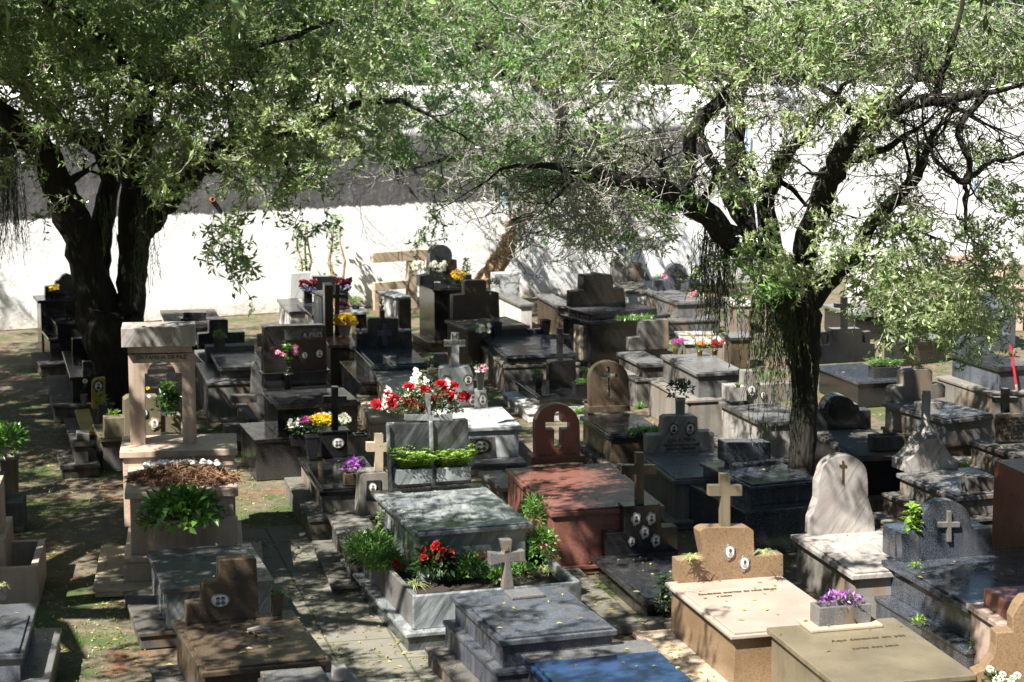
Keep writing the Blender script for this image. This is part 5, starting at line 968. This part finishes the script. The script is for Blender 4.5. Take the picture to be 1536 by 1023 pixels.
crown(t2, [aty(random.gauss(x, sx), random.gauss(y, sy), random.uniform(21.5, 23.5)) for x, y, sx, sy, n in ((900,270,70,25,20),(1010,300,40,20,8),(1140,400,30,14,10),(1190,420,20,14,9),(1290,400,25,20,7),(1380,480,50,18,16),(1480,500,30,18,9),(940,350,40,14,4)) for _ in range(n)], 'willow', 'leaf_mid', smin=.4, smax=.75)
crown(t2, [aty(random.gauss(x, sx), random.gauss(y, sy), random.uniform(21.0, 24)) for x, y, sx, sy, n in ((900,310,70,35,60),(960,260,80,30,50),(1200,170,160,50,70),(1330,290,60,40,16),(1100,60,200,50,60),(1420,100,90,60,60)) for _ in range(n)], 'bare', 'leaf_willow', smin=.7, smax=1.1, nm='sparse_crown')
strands(t2, [(1055,1100,350,520,60),(1075,1095,340,560,26),(1128,1195,430,610,120),(1200,1222,440,560,16),(1040,1060,350,470,12),(1150,1200,450,680,20)], Y2-.25)
crown(t2, canopy(B2.x-.5, B2.y-3.5, 6.5, 5.5, 6.3, 7.8, 1450), 'willow', 'leaf_willow')
relparent(t2)
# leaning tree at the wall
Y3 = 40.4; B3_ = aty(718, 470, Y3); B3_.z = 0
t3 = tree('leaning tree with bare orange brown trunk in front of the white wall', B3_); m = MB()
limb(m, [(708,470,20),(728,425,19),(745,398,16),(762,368,15),(778,335,14),(796,305,13),(812,280,12)], Y3, n=12, jit=.35); m2 = m.build('trunk', 'bark_brown', t3, smooth=True)
m = MB(); limb(m, [(806,292,13),(828,255,10),(846,200,10),(838,160,9),(820,100,8),(814,40,7),(812,-20,6)], Y3, n=9, br=7, L=1.6); limb(m, [(842,180,8),(870,130,6),(930,90,5),(1000,50,4)], Y3, n=7); limb(m, [(812,280,9),(760,250,7),(700,235,5),(620,250,3.5),(560,240,2)], Y3, -2, n=7, br=7, L=1.2)
limb(m, [(838,160,7),(780,110,5),(720,60,4),(660,20,3)], Y3, n=7); limb(m, [(780,352,5),(795,350,3),(815,346,2)], Y3-.1, n=6); m.build('limbs', 'bark_dark', t3, smooth=True)
crown(t3, sample(4, 10, 36.5, 41.5, 1.5, 0, 7), 'willow', 'leaf_back', smin=.8, smax=1.3)
crown(t3, [aty(random.gauss(x, sx), random.gauss(y, sy), random.uniform(30, 34)) for x, y, sx, sy, n in ((620,180,60,40,26),(740,200,60,50,26),(640,340,20,14,4),(850,350,30,16,5),(560,60,60,40,20),(760,60,90,40,20),(690,150,90,60,40)) for _ in range(n)], 'willow', 'leaf_mid', smin=.5, smax=.9)
crown(t3, [aty(random.gauss(x, sx), random.gauss(y, sy), random.uniform(33, 38)) for x, y, sx, sy, n in ((860,330,50,40,60),(700,240,100,40,50),(780,140,120,60,60)) for _ in range(n)], 'bare', 'leaf_back', smin=1, smax=1.5, nm='sparse_crown')
crown(t3, [aty(random.uniform(-20, 1560), random.gauss(70, 40), random.uniform(39.5, 42)) for _ in range(150)], 'shrub', 'leaf_dark', smin=1.0, smax=1.5, nm='inner_crown') if False else None
relparent(t3)
# neighbours just outside the frame whose crowns shade the graves
for (x, y, lb, r_, n) in ((-8.5, 17.0, 'shade tree just left of the view, its crown over the left path', 5.6, 1500), (-11.5, 26.5, 'shade tree farther left of the view beside the long wall', 5.0, 1100), (7.9, 14.5, 'shade tree just right of the view, its crown over the near tombs', 4.6, 700), (-5.6, 8.5, 'shade tree near the viewer at the left, outside the view', 4.5, 700)):
    tt = tree(lb, (x, y, 0)); m = MB(); top = Vector((x*.9, y+.3, 4.6)); m.tube([Vector((x, y, 0)), Vector((x+.1, y, 1.5)), Vector((x*.97, y+.1, 3.2)), top], [.42, .32, .28, .24], 12, jit=.15)
    for k in range(7):
        a = k*.9; e = Vector((x*.8+math.cos(a)*r_*.7, y+1+math.sin(a)*r_*.7, 7.4)); mm = top.lerp(e, .5)+Vector((0, 0, .5)); m.tube([top, mm, e], [.2, .12, .04], 7, jit=.2)
    m.build('trunk', 'bark_dark', tt, smooth=True); crown(tt, canopy(x*(.95 if x < -8 else .7), y+(1.5 if x < -8 else 2.2), r_, r_, 6.5, 8.0, int(n*.75)), 'willow', 'leaf_willow'); relparent(tt)
# branch of a right hand neighbour reaching into view
# shrubs and trees on the bank behind the wall
for i in range(34):
    s = -8+i*1.2; off = (.9, 2.6, 4.4, 1.4)[i % 4]+random.uniform(0, .6); P = WA+wdir*s+wn*off; z = 4.05-.018*s+min(off, 14)*.26-.25; hgt = random.uniform(1.6, 2.8)
    o = empty('shrub', (P.x, P.y, z), random.random()*6, label=('leafy shrub on the bank behind the wall', 'dense shrub on the bank behind the wall')[i % 2], cat='shrub', group='shrubs on the bank behind the wall')
    m = MB()
    for k in range(4): m.tube([Vector((0,0,0)), Vector((random.gauss(0,.3), random.gauss(0,.3), hgt*.5)), Vector((random.gauss(0,.6), random.gauss(0,.6), hgt*.9))], [.06,.04,.02], 6)
    m.build('stem', 'bark_dark', o); b = ball(70, .3, -.3)*np.array([1.5, 1.2, hgt*.5])+np.array([0, 0, hgt*.55]); pk = i % 5
    V, Q = scatter(SPRAYS['shrub'][pk][1], b, RNG.uniform(.9, 1.5, 70), 0); npmesh('foliage', V, Q, ('leaf_dark', 'leaf_back', 'leaf_dark')[i % 3], o)
for i, (x, y, hgt, rr) in enumerate(((-15,47,7,3.2),(-11,49,7.5,3.2),(-7.2,48,7,3),(-3.6,50,7.5,3),(5.9,52,7.5,2.6),(14.6,56,7.5,3),(19,58,7.5,3.2))):
    o = tree('%s tree on the bank behind the wall' % ('dark', 'leafy')[i % 2], (x, y, 5.3)); o['group'] = 'tall trees on the bank behind the wall'; m = MB()
    m.tube([(x, y, 5), (x+.2, y, 7), (x, y, 9), (x+.2, y, 5.3+hgt*.9)], [.28, .22, .16, .05], 9, jit=.2)
    for k in range(6): a = k*1.05; m.tube([(x, y, 7+.6*k), (x+math.cos(a)*rr*.5, y+math.sin(a)*rr*.5, 8+.6*k), (x+math.cos(a)*rr*.8, y+math.sin(a)*rr*.8, 8.6+.6*k)], [.12, .07, .03], 6)
    m.build('trunk', 'bark_dark', o); b = ball(240, .25, -.9)*np.array([rr, rr*.8, hgt*.5])+np.array([x, y, 6+hgt*.5]); pk = i % 5
    V, Q = scatter(SPRAYS['shrub'][pk][1], b, RNG.uniform(1.3, 2.1, 240), 0); npmesh('crown', V, Q, ('leaf_back', 'leaf_dark')[i % 2], o); relparent(o)
# unseen ring of trees, added to keep the low sky off the graves
for i, (x, y) in enumerate(((-16,-9),(-9,-13),(-2,-14),(5,-13.5),(12,-12),(18,-7),(23,1),(26,9),(25,17),(24,25),(-22,-2),(-25,7),(-24,16),(-23,25),(24,33),(-21,33))):
    o = tree('%s tree added out of view to block the low sky' % ('tall dark', 'tall leafy')[i % 2], (x, y, 0)); o['group'] = 'unseen trees added to block the low sky'; m = MB()
    m.tube([(x, y, 0), (x+.2, y, 3), (x, y, 7), (x+.2, y, 12)], [.4, .32, .22, .06], 9, jit=.2)
    for k in range(6): a = k*1.05; m.tube([(x, y, 4+k), (x+math.cos(a)*2, y+math.sin(a)*2, 5.5+k), (x+math.cos(a)*3.4, y+math.sin(a)*3.4, 6+k)], [.14, .09, .03], 6)
    m.build('trunk', 'bark_dark', o); b = ball(260, .3, -.95)*np.array([4.6, 4.2, 6.2])+np.array([x, y, 7.2]); pk = i % 5
    V, Q = scatter(SPRAYS['shrub'][pk][1], b, RNG.uniform(2.6, 3.8, 260), 0); npmesh('crown', V, Q, 'leaf_dark', o); relparent(o)
# leaf fall on the ground, steps and lids
bpy.context.view_layer.update(); dg = bpy.context.evaluated_depsgraph_get(); V = []; D = []
hide = [o for o in COL.objects if o.name.split('.')[0] in ('crown', 'twigs', 'sparse_crown', 'hanging_moss', 'trunk', 'limbs', 'foliage', 'blossom')]
for o in hide: o.hide_viewport = True
bpy.context.view_layer.update(); dg = bpy.context.evaluated_depsgraph_get()
for i in range(6500):
    px, py = random.uniform(0, 1536), 480+560*random.random()**.9; g_ = at(px, py, .3); hit, loc, nrm, *_ = SC.ray_cast(dg, Vector((g_.x, g_.y, 3.5)), Vector((0, 0, -1)))
    if hit and nrm.z > .9 and (loc.z < .12 or random.random() < .16): V.append(loc+Vector((0, 0, .006))); D.append((random.gauss(0, 1), random.gauss(0, 1), random.uniform(0, .25)))
for o in hide: o.hide_viewport = False
Vq, Qq = leafgeo(np.array(V), np.array(D), .065*RNG.uniform(.5, 1.2, len(V)), .022, .05); tag(npmesh('fallen_leaves', Vq, Qq, 'fallen'), 'small yellowish fallen leaves on the paths and lids', kind='stuff'); 
V = []; D = []
for i in range(3200):
    px, py = random.choice(((20,640),(30,760),(330,700),(380,760),(420,820),(40,700),(300,640),(100,980),(160,930),(1400,880),(870,800))); g_ = at(random.gauss(px, 38), random.gauss(py, 30), 0)
    V.append(g_+Vector((0, 0, .004))); D.append((random.gauss(0, .7), random.gauss(0, .7), 1))
Vq, Qq = bladegeo(np.array(V), np.array(D), .05*RNG.uniform(.4, 1.3, len(V)), .009); tag(npmesh('ground_cover', Vq, Qq, 'leaf_mid'), 'short green ground cover along the earth paths', kind='stuff')
